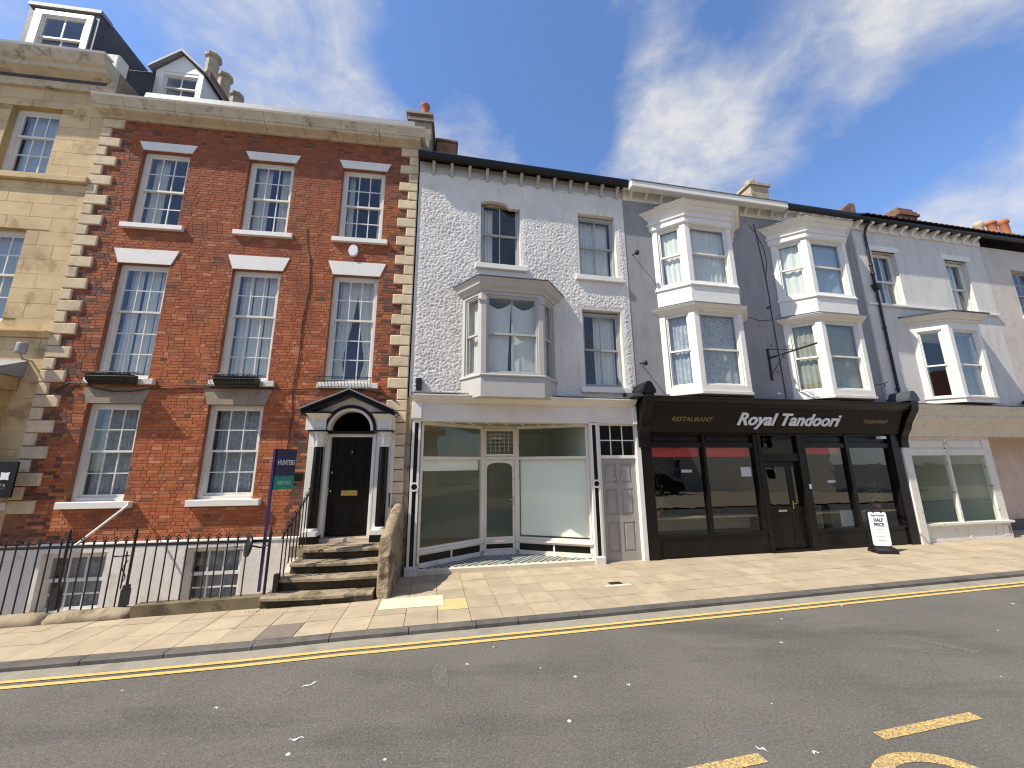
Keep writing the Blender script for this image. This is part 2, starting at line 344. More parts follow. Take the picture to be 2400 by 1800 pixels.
# ------------------------------------------------------------------ mesh builder
class MB:
    def __init__(s): s.v = []; s.f = []; s.m = []; s.sm = []
    def add(s, vs, fs, mi=0, smooth=False):
        o = len(s.v); s.v += [tuple(p) for p in vs]
        for f in fs: s.f.append(tuple(i + o for i in f)); s.m.append(mi); s.sm.append(smooth)
        return s
    def box(s, x0, x1, y0, y1, z0, z1, mi=0):
        x0, x1 = min(x0, x1), max(x0, x1); y0, y1 = min(y0, y1), max(y0, y1); z0, z1 = min(z0, z1), max(z0, z1)
        v = [(x0, y0, z0), (x1, y0, z0), (x1, y1, z0), (x0, y1, z0), (x0, y0, z1), (x1, y0, z1), (x1, y1, z1), (x0, y1, z1)]
        return s.add(v, [(0, 3, 2, 1), (4, 5, 6, 7), (0, 1, 5, 4), (1, 2, 6, 5), (2, 3, 7, 6), (3, 0, 4, 7)], mi)
    def cbox(s, x0, x1, y0, y1, z0, z1, c=.008, mi=0):
        """box whose street-side (y0) edges are chamfered"""
        v = [(x0, y0 + c, z0), (x1, y0 + c, z0), (x1, y1, z0), (x0, y1, z0), (x0, y0 + c, z1), (x1, y0 + c, z1), (x1, y1, z1), (x0, y1, z1),
             (x0 + c, y0, z0 + c), (x1 - c, y0, z0 + c), (x1 - c, y0, z1 - c), (x0 + c, y0, z1 - c)]
        return s.add(v, [(0, 3, 2, 1), (4, 5, 6, 7), (8, 9, 10, 11), (0, 1, 9, 8), (1, 5, 10, 9), (5, 4, 11, 10), (4, 0, 8, 11), (1, 2, 6, 5), (2, 3, 7, 6), (3, 0, 4, 7)], mi)
    def prism(s, pts, a0, a1, axis='y', mi=0, smooth=False):
        n = len(pts)
        mk = {'y': lambda p, a: (p[0], a, p[1]), 'x': lambda p, a: (a, p[0], p[1]), 'z': lambda p, a: (p[0], p[1], a)}[axis]
        v = [mk(p, a0) for p in pts] + [mk(p, a1) for p in pts]
        s.add(v, [tuple(range(n))[::-1], tuple(range(n, 2 * n))], mi)
        return s.add(v, [(i, (i + 1) % n, n + (i + 1) % n, n + i) for i in range(n)], mi, smooth)
    def tube(s, pts, r, n=8, mi=0, cap=True):
        pts = [Vector(p) for p in pts]; rings = []
        for i, p in enumerate(pts):
            d = (pts[min(i + 1, len(pts) - 1)] - pts[max(i - 1, 0)]).normalized()
            a = d.cross(Vector((0, 0, 1)) if abs(d.z) < .9 else Vector((1, 0, 0))).normalized(); b_ = d.cross(a)
            rr = r[i] if isinstance(r, (list, tuple)) else r
            rings.append([p + (a * math.cos(2 * math.pi * k / n) + b_ * math.sin(2 * math.pi * k / n)) * rr for k in range(n)])
        v = [q for rg in rings for q in rg]
        f = [(i * n + k, i * n + (k + 1) % n, (i + 1) * n + (k + 1) % n, (i + 1) * n + k) for i in range(len(pts) - 1) for k in range(n)]
        s.add(v, f, mi, True)
        if cap: s.add(rings[0], [tuple(range(n))], mi); s.add(rings[-1], [tuple(range(n))[::-1]], mi)
        return s
    def lathe(s, c, prof, n=16, mi=0, a0=0., a1=2 * math.pi, smooth=True):
        full = abs(a1 - a0 - 2 * math.pi) < 1e-6; m_ = n if full else n + 1
        v = [(c[0] + r * math.cos(a0 + (a1 - a0) * k / n), c[1] + r * math.sin(a0 + (a1 - a0) * k / n), c[2] + z) for r, z in prof for k in range(m_)]
        f = [(i * m_ + k, i * m_ + (k + 1) % m_, (i + 1) * m_ + (k + 1) % m_, (i + 1) * m_ + k) for i in range(len(prof) - 1) for k in range(n)]
        return s.add(v, f, mi, smooth)
    def ball(s, c, r, mi=0, n=8, sz=1.):
        prof = [(max(1e-4, r * math.sin(math.pi * i / n)), -r * sz * math.cos(math.pi * i / n)) for i in range(n + 1)]
        return s.lathe(c, prof, n, mi)
    def merge(s, o, M):
        k = len(s.v); s.v += [tuple(M @ Vector(p)) for p in o.v]
        s.f += [tuple(i + k for i in f) for f in o.f]; s.m += o.m; s.sm += o.sm
        return s
    def mesh(s, name, mats, off=(0, 0, 0)):
        me = bpy.data.meshes.new(name)
        me.from_pydata([(x - off[0], y - off[1], z - off[2]) for x, y, z in s.v], [], s.f)
        if isinstance(mats, str): mats = [mats]
        for q in mats: me.materials.append(MATS[q])
        me.polygons.foreach_set('material_index', s.m); me.polygons.foreach_set('use_smooth', s.sm)
        me.update()
        return me


class Frame:
    def __init__(s, ang, x=JX, y=JY): s.a = ang; s.x = x; s.y = y; s.c, s.s = math.cos(ang), math.sin(ang)
    def w(s, p): return Vector((s.x + p[0] * s.c - p[1] * s.s, s.y + p[0] * s.s + p[1] * s.c, p[2]))


FB, FW, F0 = Frame(ANG_B), Frame(ANG_W), Frame(0, 0, 0)


class Node:
    def __init__(s, obj, o, fr): s.obj = obj; s.o = Vector(o); s.fr = fr


def props(o, label=None, cat=None, group=None, kind=None):
    if label: o['label'] = label
    if cat: o['category'] = cat
    if group: o['group'] = group
    if kind: o['kind'] = kind


def thing(name, label, cat, fr, o, group=None, kind=None):
    e = bpy.data.objects.new(name, None); COL.objects.link(e)
    e.empty_display_size = .2
    e.location = fr.w(o); e.rotation_euler = (0, 0, fr.a)
    props(e, label, cat, group, kind)
    return Node(e, o, fr)


def solo(name, mb, mats, fr, o, label=None, cat=None, group=None, kind=None):
    ob = bpy.data.objects.new(name, mb.mesh(name, mats, o)); COL.objects.link(ob)
    ob.location = fr.w(o); ob.rotation_euler = (0, 0, fr.a)
    props(ob, label, cat, group, kind)
    return Node(ob, o, fr)


def part(name, mb, mats, par, label=None, kind=None):
    me = mb if isinstance(mb, bpy.types.Mesh) else mb.mesh(name, mats, par.o)
    ob = bpy.data.objects.new(name, me); COL.objects.link(ob); ob.parent = par.obj
    if label: ob['label'] = label
    if kind: ob['kind'] = kind
    return Node(ob, par.o, par.fr)


def inst(name, me, par, loc, rz=0., sc=None):
    ob = bpy.data.objects.new(name, me); COL.objects.link(ob); ob.parent = par.obj
    ob.location = Vector(loc) - par.o; ob.rotation_euler = (0, 0, rz)
    if sc: ob.scale = sc
    return Node(ob, (0, 0, 0), par.fr)


def structure(name, mb, mats, fr=F0, o=(0, 0, 0)):
    return solo(name, mb, mats, fr, o, kind='structure')


CACHE = {}


def cached(key, fn):
    if key not in CACHE: CACHE[key] = fn()
    return CACHE[key]


def zg(x): return .022 * min(x + 2.0, 0.0)


# wall with openings, as thick slab; front at y0, back at y1
def wall_mb(x0, x1, z0, z1, ops, y0=0., y1=.3, mb=None, mi=0):
    mb = mb or MB()
    xs = sorted({x0, x1, *[min(max(v, x0), x1) for o in ops for v in o[:2]]}); zs = sorted({z0, z1, *[min(max(v, z0), z1) for o in ops for v in o[2:]]})
    def op(i, j):
        if i < 0 or j < 0 or i >= len(xs) - 1 or j >= len(zs) - 1: return True
        cx, cz = (xs[i] + xs[i + 1]) / 2, (zs[j] + zs[j + 1]) / 2
        return any(o[0] < cx < o[1] and o[2] < cz < o[3] for o in ops)
    for i in range(len(xs) - 1):
        for j in range(len(zs) - 1):
            if op(i, j): continue
            a, b_, c_, d = xs[i], xs[i + 1], zs[j], zs[j + 1]
            mb.add([(a, y0, c_), (b_, y0, c_), (b_, y0, d), (a, y0, d)], [(0, 1, 2, 3)], mi)
            mb.add([(a, y1, c_), (b_, y1, c_), (b_, y1, d), (a, y1, d)], [(3, 2, 1, 0)], mi)
            if op(i - 1, j): mb.add([(a, y0, c_), (a, y0, d), (a, y1, d), (a, y1, c_)], [(0, 1, 2, 3)], mi)
            if op(i + 1, j): mb.add([(b_, y0, c_), (b_, y0, d), (b_, y1, d), (b_, y1, c_)], [(3, 2, 1, 0)], mi)
            if op(i, j - 1): mb.add([(a, y0, c_), (b_, y0, c_), (b_, y1, c_), (a, y1, c_)], [(3, 2, 1, 0)], mi)
            if op(i, j + 1): mb.add([(a, y0, d), (b_, y0, d), (b_, y1, d), (a, y1, d)], [(0, 1, 2, 3)], mi)
    return mb


def courses(x0, x1, z0, z1, ops, H, L, joint, minw=.03, jit=0., headers=True, rnd=RND):
    """rects (a,b,c,d) of masonry units laid in courses and clipped to the openings"""
    out = []; n = int(round((z1 - z0) / H)); H = (z1 - z0) / n
    for k in range(n):
        c0, c1 = z0 + k * H, z0 + (k + 1) * H
        # free spans on this course
        spans = [(x0, x1)]
        cuts = []
        for o in ops:
            lo, hi = max(c0, o[2]), min(c1, o[3])
            if hi - lo <= 0: continue
            if hi - lo > .5 * H:
                ns = []
                for a, b_ in spans:
                    if o[1] <= a or o[0] >= b_: ns.append((a, b_)); continue
                    if o[0] - a > minw: ns.append((a, o[0]))
                    if b_ - o[1] > minw: ns.append((o[1], b_))
                spans = ns
            else: cuts.append(o)
        for a, b_ in spans:
            x = x0 - (L * .5 if k % 2 else 0) + (rnd.random() - .5) * jit - L
            i = k % 2
            while x < b_:
                ln = L if (not headers or (i % 2 == 0)) else L / 2
                ln *= 1 + (rnd.random() - .5) * .06
                p, q = max(x, a), min(x + ln, b_)
                if q - p > minw:
                    e0, e1 = c0, c1
                    for o in cuts:
                        if o[0] < q and o[1] > p:
                            if o[2] < c0 + H * .5: e0 = max(e0, min(o[3], c1))
                            else: e1 = min(e1, max(o[2], c0))
                    if e1 - e0 > .02:
                        out.append((p + (joint / 2 if p > a else 0), q - (joint / 2 if q < b_ else 0), e0 + joint / 2, e1 - joint / 2))
                x += ln; i += 1
    return out


# ---- sash window in its own local frame: x 0..w, y 0 outer face going inward, z 0..h
def sash_mb(w_, h, cols, rt, rb, split, fw, bar, stile, meet):
    mb = MB(); panes = []
    mb.box(0, fw, 0, .10, 0, h); mb.box(w_ - fw, w_, 0, .10, 0, h); mb.box(fw, w_ - fw, 0, .10, h - fw, h); mb.box(fw, w_ - fw, -.012, .11, 0, fw * .8)
    zm = split * h
    for (a, b_, y, rows) in ((zm - meet / 2, h - fw, .022, rt), (fw * .8, zm + meet / 2, .058, rb)):
        x0, x1 = fw, w_ - fw
        if rows == 0: continue
        mb.box(x0, x0 + stile, y, y + .036, a, b_); mb.box(x1 - stile, x1, y, y + .036, a, b_)
        bt = meet if a > h * .1 else stile * 1.5; tp = stile if a > h * .1 else meet
        mb.box(x0 + stile, x1 - stile, y, y + .036, a, a + bt); mb.box(x0 + stile, x1 - stile, y, y + .036, b_ - tp, b_)
        gx0, gx1, gz0, gz1 = x0 + stile, x1 - stile, a + bt, b_ - tp
        cw, rh = (gx1 - gx0) / cols, (gz1 - gz0) / rows
        for i in range(1, cols): mb.box(gx0 + i * cw - bar / 2, gx0 + i * cw + bar / 2, y + .004, y + .03, gz0, gz1)
        for j in range(1, rows): mb.box(gx0, gx1, y + .006, y + .028, gz0 + j * rh - bar / 2, gz0 + j * rh + bar / 2)
        for i in range(cols):
            for j in range(rows):
                panes.append((gx0 + i * cw, gx0 + (i + 1) * cw, y + .016, gz0 + j * rh, gz0 + (j + 1) * rh))
    return mb, panes


def sash(par, x, y, z, w_, h, cols=2, rt=1, rb=1, split=.5, mat='sash_white', rz=0., fw=.05, bar=.02, stile=.035, meet=.04, glass='glass', name='window', under=None, frame_label=None):
    w_, h = round(w_, 3), round(h, 3)
    key = ('sash', w_, h, cols, rt, rb, split, mat, fw, bar, stile, meet)
    def mk():
        mb, p = sash_mb(w_, h, cols, rt, rb, split, fw, bar, stile, meet)
        return mb.mesh(name, mat), p
    me, panes = cached(key, mk)
    n = inst(name, me, par, (x, y, z), rz)
    n.par = par
    R = Matrix.Rotation(rz, 3, 'Z')
    for (a, b_, yy, c_, d) in panes:
        pm = cached(('pane', round(b_ - a, 3), round(d - c_, 3), glass), lambda: MB().box(0, b_ - a, 0, .004, 0, d - c_).mesh('pane', glass))
        if under is None: inst('pane', pm, n, (a, yy, c_))
        else: inst('pane', pm, under, Vector((x, y, z)) + R @ Vector((a, yy, c_)), rz)
    if frame_label: n.obj['label'] = frame_label
    return n


# ---- cloth: panels [(x0top,x1top,x0bot,x1bot)], waves
def curtain(label, fr, x0, y, z0, w_, h, panels, mat, rz=0., wav=.02, nw=9, name='curtain', group=None, sag=0., cat='curtain', flare=None):
    mb = MB(); R = Matrix.Rotation(rz, 3, 'Z')
    for k, (a, b_, c_, d) in enumerate(panels):
        n = max(6, int(nw * 6 * max(b_ - a, d - c_))); mrows = 10 if (sag or flare) else 5
        vs = []
        for j in range(mrows + 1):
            tz = j / mrows
            tw = tz
            l0, l1 = a + (c_ - a) * tw, b_ + (d - b_) * tw
            if flare:  # tie-back: narrow at fraction flare then opens
                ed = 1 - abs(tz - flare) / max(flare, 1 - flare)
                l0, l1 = (a + 0, b_ - (b_ - a) * .62 * ed ** 1.5) if k == 0 else (a + (b_ - a) * .62 * ed ** 1.5, b_)
            for i in range(n + 1):
                u = i / n; xx = (l0 + (l1 - l0) * u) * w_
                zz_ = h * (1 - tz) - (sag * math.sin(math.pi * u) * (1 - tz) * h)
                yy = wav * math.sin(u * (b_ - a) * nw * 2 * math.pi + 1.3 * k + .4 * math.sin(3 * tz)) * (.6 + .4 * tz) + .006 * math.sin(17 * u + 5 * tz)
                p = R @ Vector((xx, yy, zz_)); vs.append((x0 + p.x, y + p.y, z0 + p.z))
        f = [(j * (n + 1) + i, j * (n + 1) + i + 1, (j + 1) * (n + 1) + i + 1, (j + 1) * (n + 1) + i) for j in range(mrows) for i in range(n)]
        mb.add(vs, f, 0, True)
    return solo(name, mb, mat, fr, (x0, y, z0), label, cat, group)


def text_mb(body, size, depth=.01, shear=0., bold=0., align='CENTER', sx=1., spacing=1.):
    cu_ = bpy.data.curves.new('lettering', 'FONT'); cu_.body = body; cu_.size = size; cu_.extrude = depth / 2; cu_.shear = shear; cu_.offset = bold
    cu_.align_x = align; cu_.space_character = spacing; cu_.resolution_u = 3
    ob = bpy.data.objects.new('lettering', cu_); COL.objects.link(ob)
    dg = bpy.context.evaluated_depsgraph_get(); me = bpy.data.meshes.new_from_object(ob.evaluated_get(dg))
    mb = MB(); mb.add([(v.co.x * sx, -v.co.z, v.co.y) for v in me.vertices], [tuple(p.vertices) for p in me.polygons])
    bpy.data.objects.remove(ob); bpy.data.curves.remove(cu_); bpy.data.meshes.remove(me)
    return mb


def lettering(par, body, x, y, z, size, mat, rz=0., tilt=0., name='lettering', **kw):
    mb = MB().merge(text_mb(body, size, **kw), Matrix.Translation(Vector((x, y, z))) @ Matrix.Rotation(rz, 4, 'Z') @ Matrix.Rotation(tilt, 4, 'X'))
    return part(name, mb, mat, par)


# ---- bay helpers. path on plan: wall, front left, front right, wall
def off_path(path, o):
    P_ = [Vector(p) for p in path]; out = []
    segs = [(P_[i + 1] - P_[i]).normalized() for i in range(len(P_) - 1)]; nr = [Vector((s_.y, -s_.x)) for s_ in segs]
    def isect(p, d, q, e):
        den = d.x * e.y - d.y * e.x
        k = ((q.x - p.x) * e.y - (q.y - p.y) * e.x) / den
        return p + d * k
    y0 = P_[0].y
    out.append(isect(P_[0] + nr[0] * o, segs[0], Vector((0, y0)), Vector((1, 0))))
    for i in range(1, len(P_) - 1): out.append(isect(P_[i] + nr[i - 1] * o, segs[i - 1], P_[i] + nr[i] * o, segs[i]))
    out.append(isect(P_[-1] + nr[-1] * o, segs[-1], Vector((0, P_[-1].y)), Vector((1, 0))))
    return out


def loft(mb, path, prof, mi=0, back=.0):
    rings = []
    for o, z in prof:
        q = off_path(path, o); rings.append([(p.x, p.y + (back if i in (0, len(q) - 1) else 0), z) for i, p in enumerate(q)])
    n = len(path)
    for a, b_ in zip(rings, rings[1:]):
        mb.add(a + b_, [(i, i + 1, n + i + 1, n + i) for i in range(n - 1)] + [(n - 1, 0, n, 2 * n - 1)], mi)
    mb.add(rings[0], [tuple(range(n))[::-1]], mi); mb.add(rings[-1], [tuple(range(n))], mi)
    return mb


def posts(mb, path, z0, z1, pw, dep=.10, mi=0):
    P_ = [Vector(p) for p in path]; inn = off_path(path, -dep)
    for i in range(len(P_) - 1):
        d = (P_[i + 1] - P_[i]).normalized(); n = Vector((d.y, -d.x))
        for (p, s_, pin) in ((P_[i], d, inn[i]), (P_[i + 1], -d, inn[i + 1])):
            a = p + s_ * pw
            ia = a - n * dep
            edge = pin if 0 < (i if s_ is d else i + 1) < len(P_) - 1 else p - n * dep
            q = [(p.x, p.y), (a.x, a.y), (ia.x, ia.y), (edge.x, edge.y)]
            mb.prism(q, z0, z1, 'z', mi)
    return mb


def bay_sashes(par, path, z0, z1, pw, splitz, mat, front_cols=1, side_cols=1, rec=.035, fw=.04):
    P_ = [Vector(p) for p in path]; info = []
    for i in range(len(P_) - 1):
        d = (P_[i + 1] - P_[i]); L = d.length; d.normalize(); n = Vector((d.y, -d.x)); a = P_[i] + d * pw - n * rec
        rz = math.atan2(d.y, d.x); w_ = L - 2 * pw
        sash(par, a.x, a.y, z0, w_, z1 - z0, front_cols if i == 1 else side_cols, 1, 1, (splitz - z0) / (z1 - z0), mat, rz, fw=fw, stile=.03, meet=.045, under=par)
        q = a - n * .15
        info.append((q.x, q.y, w_, rz))
    return info

# =================================================================== STREET
KX = [-60, -12, -9, -6.10, -4.70, -3.33, -1.79, .57, 3.8, 6.98, 10.22, 14, 20, 60]
KY = [-1.2, 4.56, 4.90, 5.265, 5.44, 5.635, 5.905, 6.395, 7.09, 7.79, 8.48, 9.27, 10.5, 18.9]


def K(s, t=0.):
    y = float(np.interp(s, KX, KY)); d = (float(np.interp(s + .8, KX, KY)) - float(np.interp(s - .8, KX, KY))) / 1.6
    n = Vector((-d, 1)).normalized()
    return s + n.x * t, y + n.y * t


def strip(mb, s0, s1, t0, t1, dz, step=.5, th=None, mi=0):
    n = max(1, int((s1 - s0) / step)); m_ = max(1, int(abs(t1 - t0) / .7)); v = []
    for i in range(n + 1):
        for j in range(m_ + 1):
            p = K(s0 + (s1 - s0) * i / n, t0 + (t1 - t0) * j / m_); v.append((*p, zg(p[0]) + dz))
    r = m_ + 1
    mb.add(v, [(i * r + j, (i + 1) * r + j, (i + 1) * r + j + 1, i * r + j + 1) for i in range(n) for j in range(m_)], mi)
    return mb


g = MB(); g.add([(-900, -900, -1.8), (900, -900, -1.8), (900, 900, -1.8), (-900, 900, -1.8)], [(0, 1, 2, 3)])
structure('ground', g, 'ground_earth')
structure('road', strip(MB(), -55, 55, -13.5, -.125, -.07, 1.0), 'asphalt')
structure('gutter', strip(MB(), -55, 55, -.355, -.126, -.066, .5), 'gutter_strip')
structure('yellow_line', strip(MB(), -55, 55, -.435, -.368, -.062, .4), 'yellow_line')
structure('yellow_line', strip(MB(), -55, 55, -.572, -.505, -.062, .4), 'yellow_line')
structure('opposite_pavement', strip(MB(), -55, 55, -16.5, -6.9, -.0, 1.0), 'flagstone')


def quadmark(pts, nm='bay_marking'):
    structure(nm, MB().add([(x, y, zg(x) - .0655) for x, y in pts], [tuple(range(len(pts)))]), 'yellow_dash')


def D2(x, y, l, w_, a=rad(13)):
    c_, s_ = math.cos(a), math.sin(a)
    return [(x, y), (x + l * c_, y + l * s_), (x + l * c_ - w_ * s_, y + l * s_ + w_ * c_), (x - w_ * s_, y + w_ * c_)]


quadmark(D2(.967, 3.287, 1.02, .10)); quadmark(D2(3.09, 3.75, 1.155, .095))
arc = MB(); n = 28
oc = (3.06, 3.237)
for i in range(n):
    for k in (0, 1): pass
ro, ri = (.50, .37), (.37, .265)
v = []
for i in range(n + 1):
    a = rad(13) + math.pi * (1.15 - 1.4 * i / n)
    for rr in (ro, ri):
        x = rr[0] * math.cos(a); y = rr[1] * math.sin(a); v.append((oc[0] + x * .97 - y * .22, oc[1] + x * .22 + y * .97, zg(0) - .0655))
arc.add(v, [(2 * i, 2 * i + 2, 2 * i + 3, 2 * i + 1) for i in range(n)])
structure('curved_marking', arc, 'yellow_dash')

# pavement bed, then flags, then kerb stones
def back_t(s_):
    """how deep the pavement runs behind the kerb at station s_"""
    for t_ in np.arange(.4, 9, .04):
        x, y = K(s_, t_)
        dx, dy = x - JX, y - JY
        u, o = dx * math.cos(ANG_B) + dy * math.sin(ANG_B), dx * math.sin(ANG_B) - dy * math.cos(ANG_B)
        uw_, ow = dx * math.cos(ANG_W) + dy * math.sin(ANG_W), dx * math.sin(ANG_W) - dy * math.cos(ANG_W)
        if u < -.15 and o < (1.36 if u < -1.95 else 1.42): return t_
        if u >= -.15 and ow < -.02 and uw_ < 17.3: return t_
        if uw_ >= 17.3 and ow < -1.0: return t_
    return 3.2


bed = MB(); ss = np.arange(-30, 45, .5); v = []
for s_ in ss:
    a = K(s_, 0.0); bt = back_t(s_) if s_ < 24 else 3.2; b_ = K(s_, bt); v += [(*a, zg(a[0]) - .012), (*b_, zg(b_[0]) - .012)]
bed.add(v, [(2 * i, 2 * i + 2, 2 * i + 3, 2 * i + 1) for i in range(len(ss) - 1)])
pave = structure('pavement', bed, 'mortar')
RF = random.Random(3)
s_ = -8.6; ci = 0; FL, FR = .47, .50
nflag = 0; rest = MB()
while s_ < 21:
    bt = back_t(s_ + FL / 2); t_ = .0; ri = 0
    nrow = int(math.ceil(bt / FR))
    for ri in range(nrow):
        t0, t1 = ri * FR, min((ri + 1) * FR, bt)
        if t1 - t0 < .06: continue
        sh = (FL * .5 if (ri % 2 and s_ > .8) else 0); ex = (FL * .5 if (ri % 2 and .8 < s_ <= .8 + FL) else 0)
        g_ = .0045
        cs = [(s_ + sh - ex + g_, t0 + g_), (s_ + sh + FL - g_, t0 + g_), (s_ + sh + FL - g_, t1 - g_), (s_ + sh - ex + g_, t1 - g_)]
        dz = RF.uniform(-.0015, .002); tl = RF.uniform(-.002, .002)
        pts = [K(a, b_) for a, b_ in cs]
        top = [(x, y, zg(x) + dz + (tl if k in (1, 2) else -tl)) for k, (x, y) in enumerate(pts)]
        vv = top + [(x, y, z - .02) for x, y, z in top]
        fc = [(0, 1, 2, 3), (0, 4, 5, 1), (1, 5, 6, 2), (2, 6, 7, 3), (3, 7, 4, 0)]
        cx, cy = pts[0]
        special = None
        if abs(s_ + .235 + 3.08) < .236 and ri == 0: special = 'dark_slab'
        if abs(s_ + .235 + .62) < .236 and ri == 1: special = 'yellow_slab'
        if s_ < 13.2 and nflag < 296:
            o = top[0]; me = bpy.data.meshes.new('flagstone'); me.from_pydata([(x - o[0], y - o[1], z - o[2]) for x, y, z in vv], [], fc)
            me.materials.append(MATS[special or 'flagstone']); ob = bpy.data.objects.new('flagstone', me); COL.objects.link(ob); ob.parent = pave.obj; ob.location = o; nflag += 1
            if special == 'yellow_slab': ob['label'] = 'yellowish paving slab'
            if special == 'dark_slab': ob['label'] = 'dark grey paving slab'
        else: rest.add(vv, fc)
    s_ += FL
part('paving', rest, 'flagstone', pave, kind='stuff')
# pale access cover slab
c = MB(); q = [(-2.11, 6.56), (-1.12, 6.76), (-1.22, 7.26), (-2.20, 7.05)]
c.prism([(x, y) for x, y in q], zg(-2) - .01, .012, 'z'); 
part('cover_slab', c, 'pale_slab', pave, 'pale concrete cover slab')
c = MB(); q = [K(2.05, 1.08), K(2.28, 1.08), K(2.27, 1.22), K(2.04, 1.22)]; c.prism(q, -.01, .008, 'z'); part('drain_cover', c, 'black_iron', pave)
c = MB(); q = [K(1.92, .98), K(2.40, .98), K(2.39, 1.07), K(1.92, 1.07)]; c.prism(q, -.01, .006, 'z'); part('repair_patch', c, 'pale_slab', pave)

kerb = structure('kerb', strip(MB(), -40, 50, -.12, .0, -.03, 1.0), 'mortar')
s_ = -9.2
while s_ < 18:
    L = RF.choice([.86, .91, .91, .6, 1.0]); a, b_ = s_ + .006, s_ + L - .006; mb = MB(); c_ = .02
    prof = [(0, -.001), (-.125 + c_, -.001), (-.130, -.001 - c_), (-.132, -.14), (0, -.14)]
    hz = RF.uniform(-.004, .004); ring = []
    nn = 4
    for i in range(nn + 1):
        sx_ = a + (b_ - a) * i / nn
        ring.append([(*K(sx_, t_ + RF.uniform(-.002, .002)), zg(sx_) + z + hz + RF.uniform(-.0015, .0015)) for t_, z in prof])
    m_ = len(prof); vv = [p for r_ in ring for p in r_]
    mb.add(vv, [(i * m_ + k, (i + 1) * m_ + k, (i + 1) * m_ + (k + 1) % m_, i * m_ + (k + 1) % m_) for i in range(nn) for k in range(m_)] + [tuple(range(m_)), tuple(range(nn * m_, nn * m_ + m_))[::-1]])
    o = vv[0]; me = mb.mesh('kerb_stone', 'kerb_stone', o); ob = bpy.data.objects.new('kerb_stone', me); COL.objects.link(ob); ob.parent = kerb.obj; ob.location = o
    s_ += L

# bird lime and scraps on the road: long splashes
for i, (x, y, l, a) in enumerate([(-2.18, 4.66, .17, .75), (-1.86, 3.82, .12, .3), (2.0, 3.66, .09, -.6), (2.4, 3.62, .06, .1), (-.55, 5.05, .05, .1), (-2.9, 4.3, .04, .4), (1.2, 4.6, .04, .2)]):
    mb = MB(); n = 12; up = []; dn = []
    for k in range(n + 1):
        u = k / n; yy = .012 * math.sin(u * 9 + i); wd = (.003 + .011 * abs(math.sin(u * 6 + i * 2))) * math.sin(math.pi * min(max(u, .08), .92))
        px_, py_ = l * (u - .5), yy
        c_, s2 = math.cos(a), math.sin(a)
        for lst, w_ in ((up, wd), (dn, -wd)): lst.append((x + px_ * c_ - (py_ + w_) * s2, y + px_ * s2 + (py_ + w_) * c_, zg(x) - .0665))
    mb.add(up + dn, [(k, n + 1 + k, n + 2 + k, k + 1) for k in range(n)])
    structure('road_splash', mb, 'paper')

SCUFFS = [('tyre_scuff', [(5.07, 5.70), (5.55, 5.20), (5.70, 5.27), (5.20, 5.74)]), ('worn_patch', [(-.98, 5.12), (-.85, 4.62), (-.685, 4.56), (-.78, 5.05)])]
for nm_, pts_ in SCUFFS:
    structure(nm_, MB().add([(x, y, zg(x) - .0675) for x, y in pts_], [tuple(range(len(pts_)))]), 'road_scuff')

# =================================================================== BRICK HOUSE  (frame FB: x along front, y into house, z up)
BL_, BR_ = -7.21, 0.0
house = thing('brick_house', 'three storey red brick terraced house with white lintels and pedimented black door', 'house', FB, (-3.6, 0, 0))
OT = [(-6.28, -5.27), (-3.98, -2.95), (-1.82, -.79)]
ops = [(a, b_, 7.56, 9.49) for a, b_ in OT] + [(a, b_, 3.99, 6.60) for a, b_ in OT] + [(-6.27, -5.29, 1.56, 3.49), (-4.04, -2.96, 1.56, 3.49)] + [(-1.62, -.62, .62, 3.36)]
wall = part('brick_wall', wall_mb(BL_, BR_, .70, 10.5, ops, .0, .32), 'mortar', house)
# trapezoid lintels cut out of the brickwork too
lint = []
for (a, b_) in OT: lint += [(a - .04, b_ + .06, 9.49, 9.715), (a - .06, b_ + .09, 6.60, 6.945)]
for a, b_ in ((-6.27, -5.29), (-4.04, -2.96)): lint.append((a - .08, b_ + .08, 3.49, 3.83))
sil = []
for (a, b_) in OT: sil += [(a - .08, b_ + .12, 7.44, 7.56), (a - .08, b_ + .12, 3.88, 4.0)]
for a, b_ in ((-6.27, -5.29), (-4.04, -2.96)): sil.append((a - .06, b_ + .14, 1.44, 1.57))
quoin_ops = []
QP = .2535; QZ0 = 10.235
for k in range(36):
    z1 = QZ0 - k * QP
    L = .455 if k % 2 == 0 else .215
    quoin_ops.append((BL_, BL_ + L, z1 - QP, z1)); quoin_ops.append((BR_ - L + (.03 if k % 2 == 0 else 0), BR_, z1 - QP, z1))
RB = random.Random(11)
rects = courses(BL_ + .01, BR_ - .01, .82, 10.24, ops + lint + sil + quoin_ops, .0665, .205, .009, jit=.12, rnd=RB)
rects = [r for r in rects if not (-1.98 < (r[0] + r[1]) / 2 < -.19 and (r[2] + r[3]) / 2 < 3.25)]


def sooty(a, b_, c_, rr):
    """smoke blackened bricks: beside the quoins, left of the doorcase, and scattered in old patches"""
    u = (a + b_) / 2
    p = .01 + .50 * max(0, 1 - (u - BL_ - .45) / .5) * (u < BL_ + 1) + .6 * max(0, 1 - (-.42 - u) / .35) * (u > -.9)
    if -2.3 < u < -1.9 and c_ < 3.5: p = .75
    if c_ > 9.75: p += .15
    p += .35 * max(0, noise.noise(Vector((u * .9, 5, c_ * .9))) - .25)
    return rr.random() < p


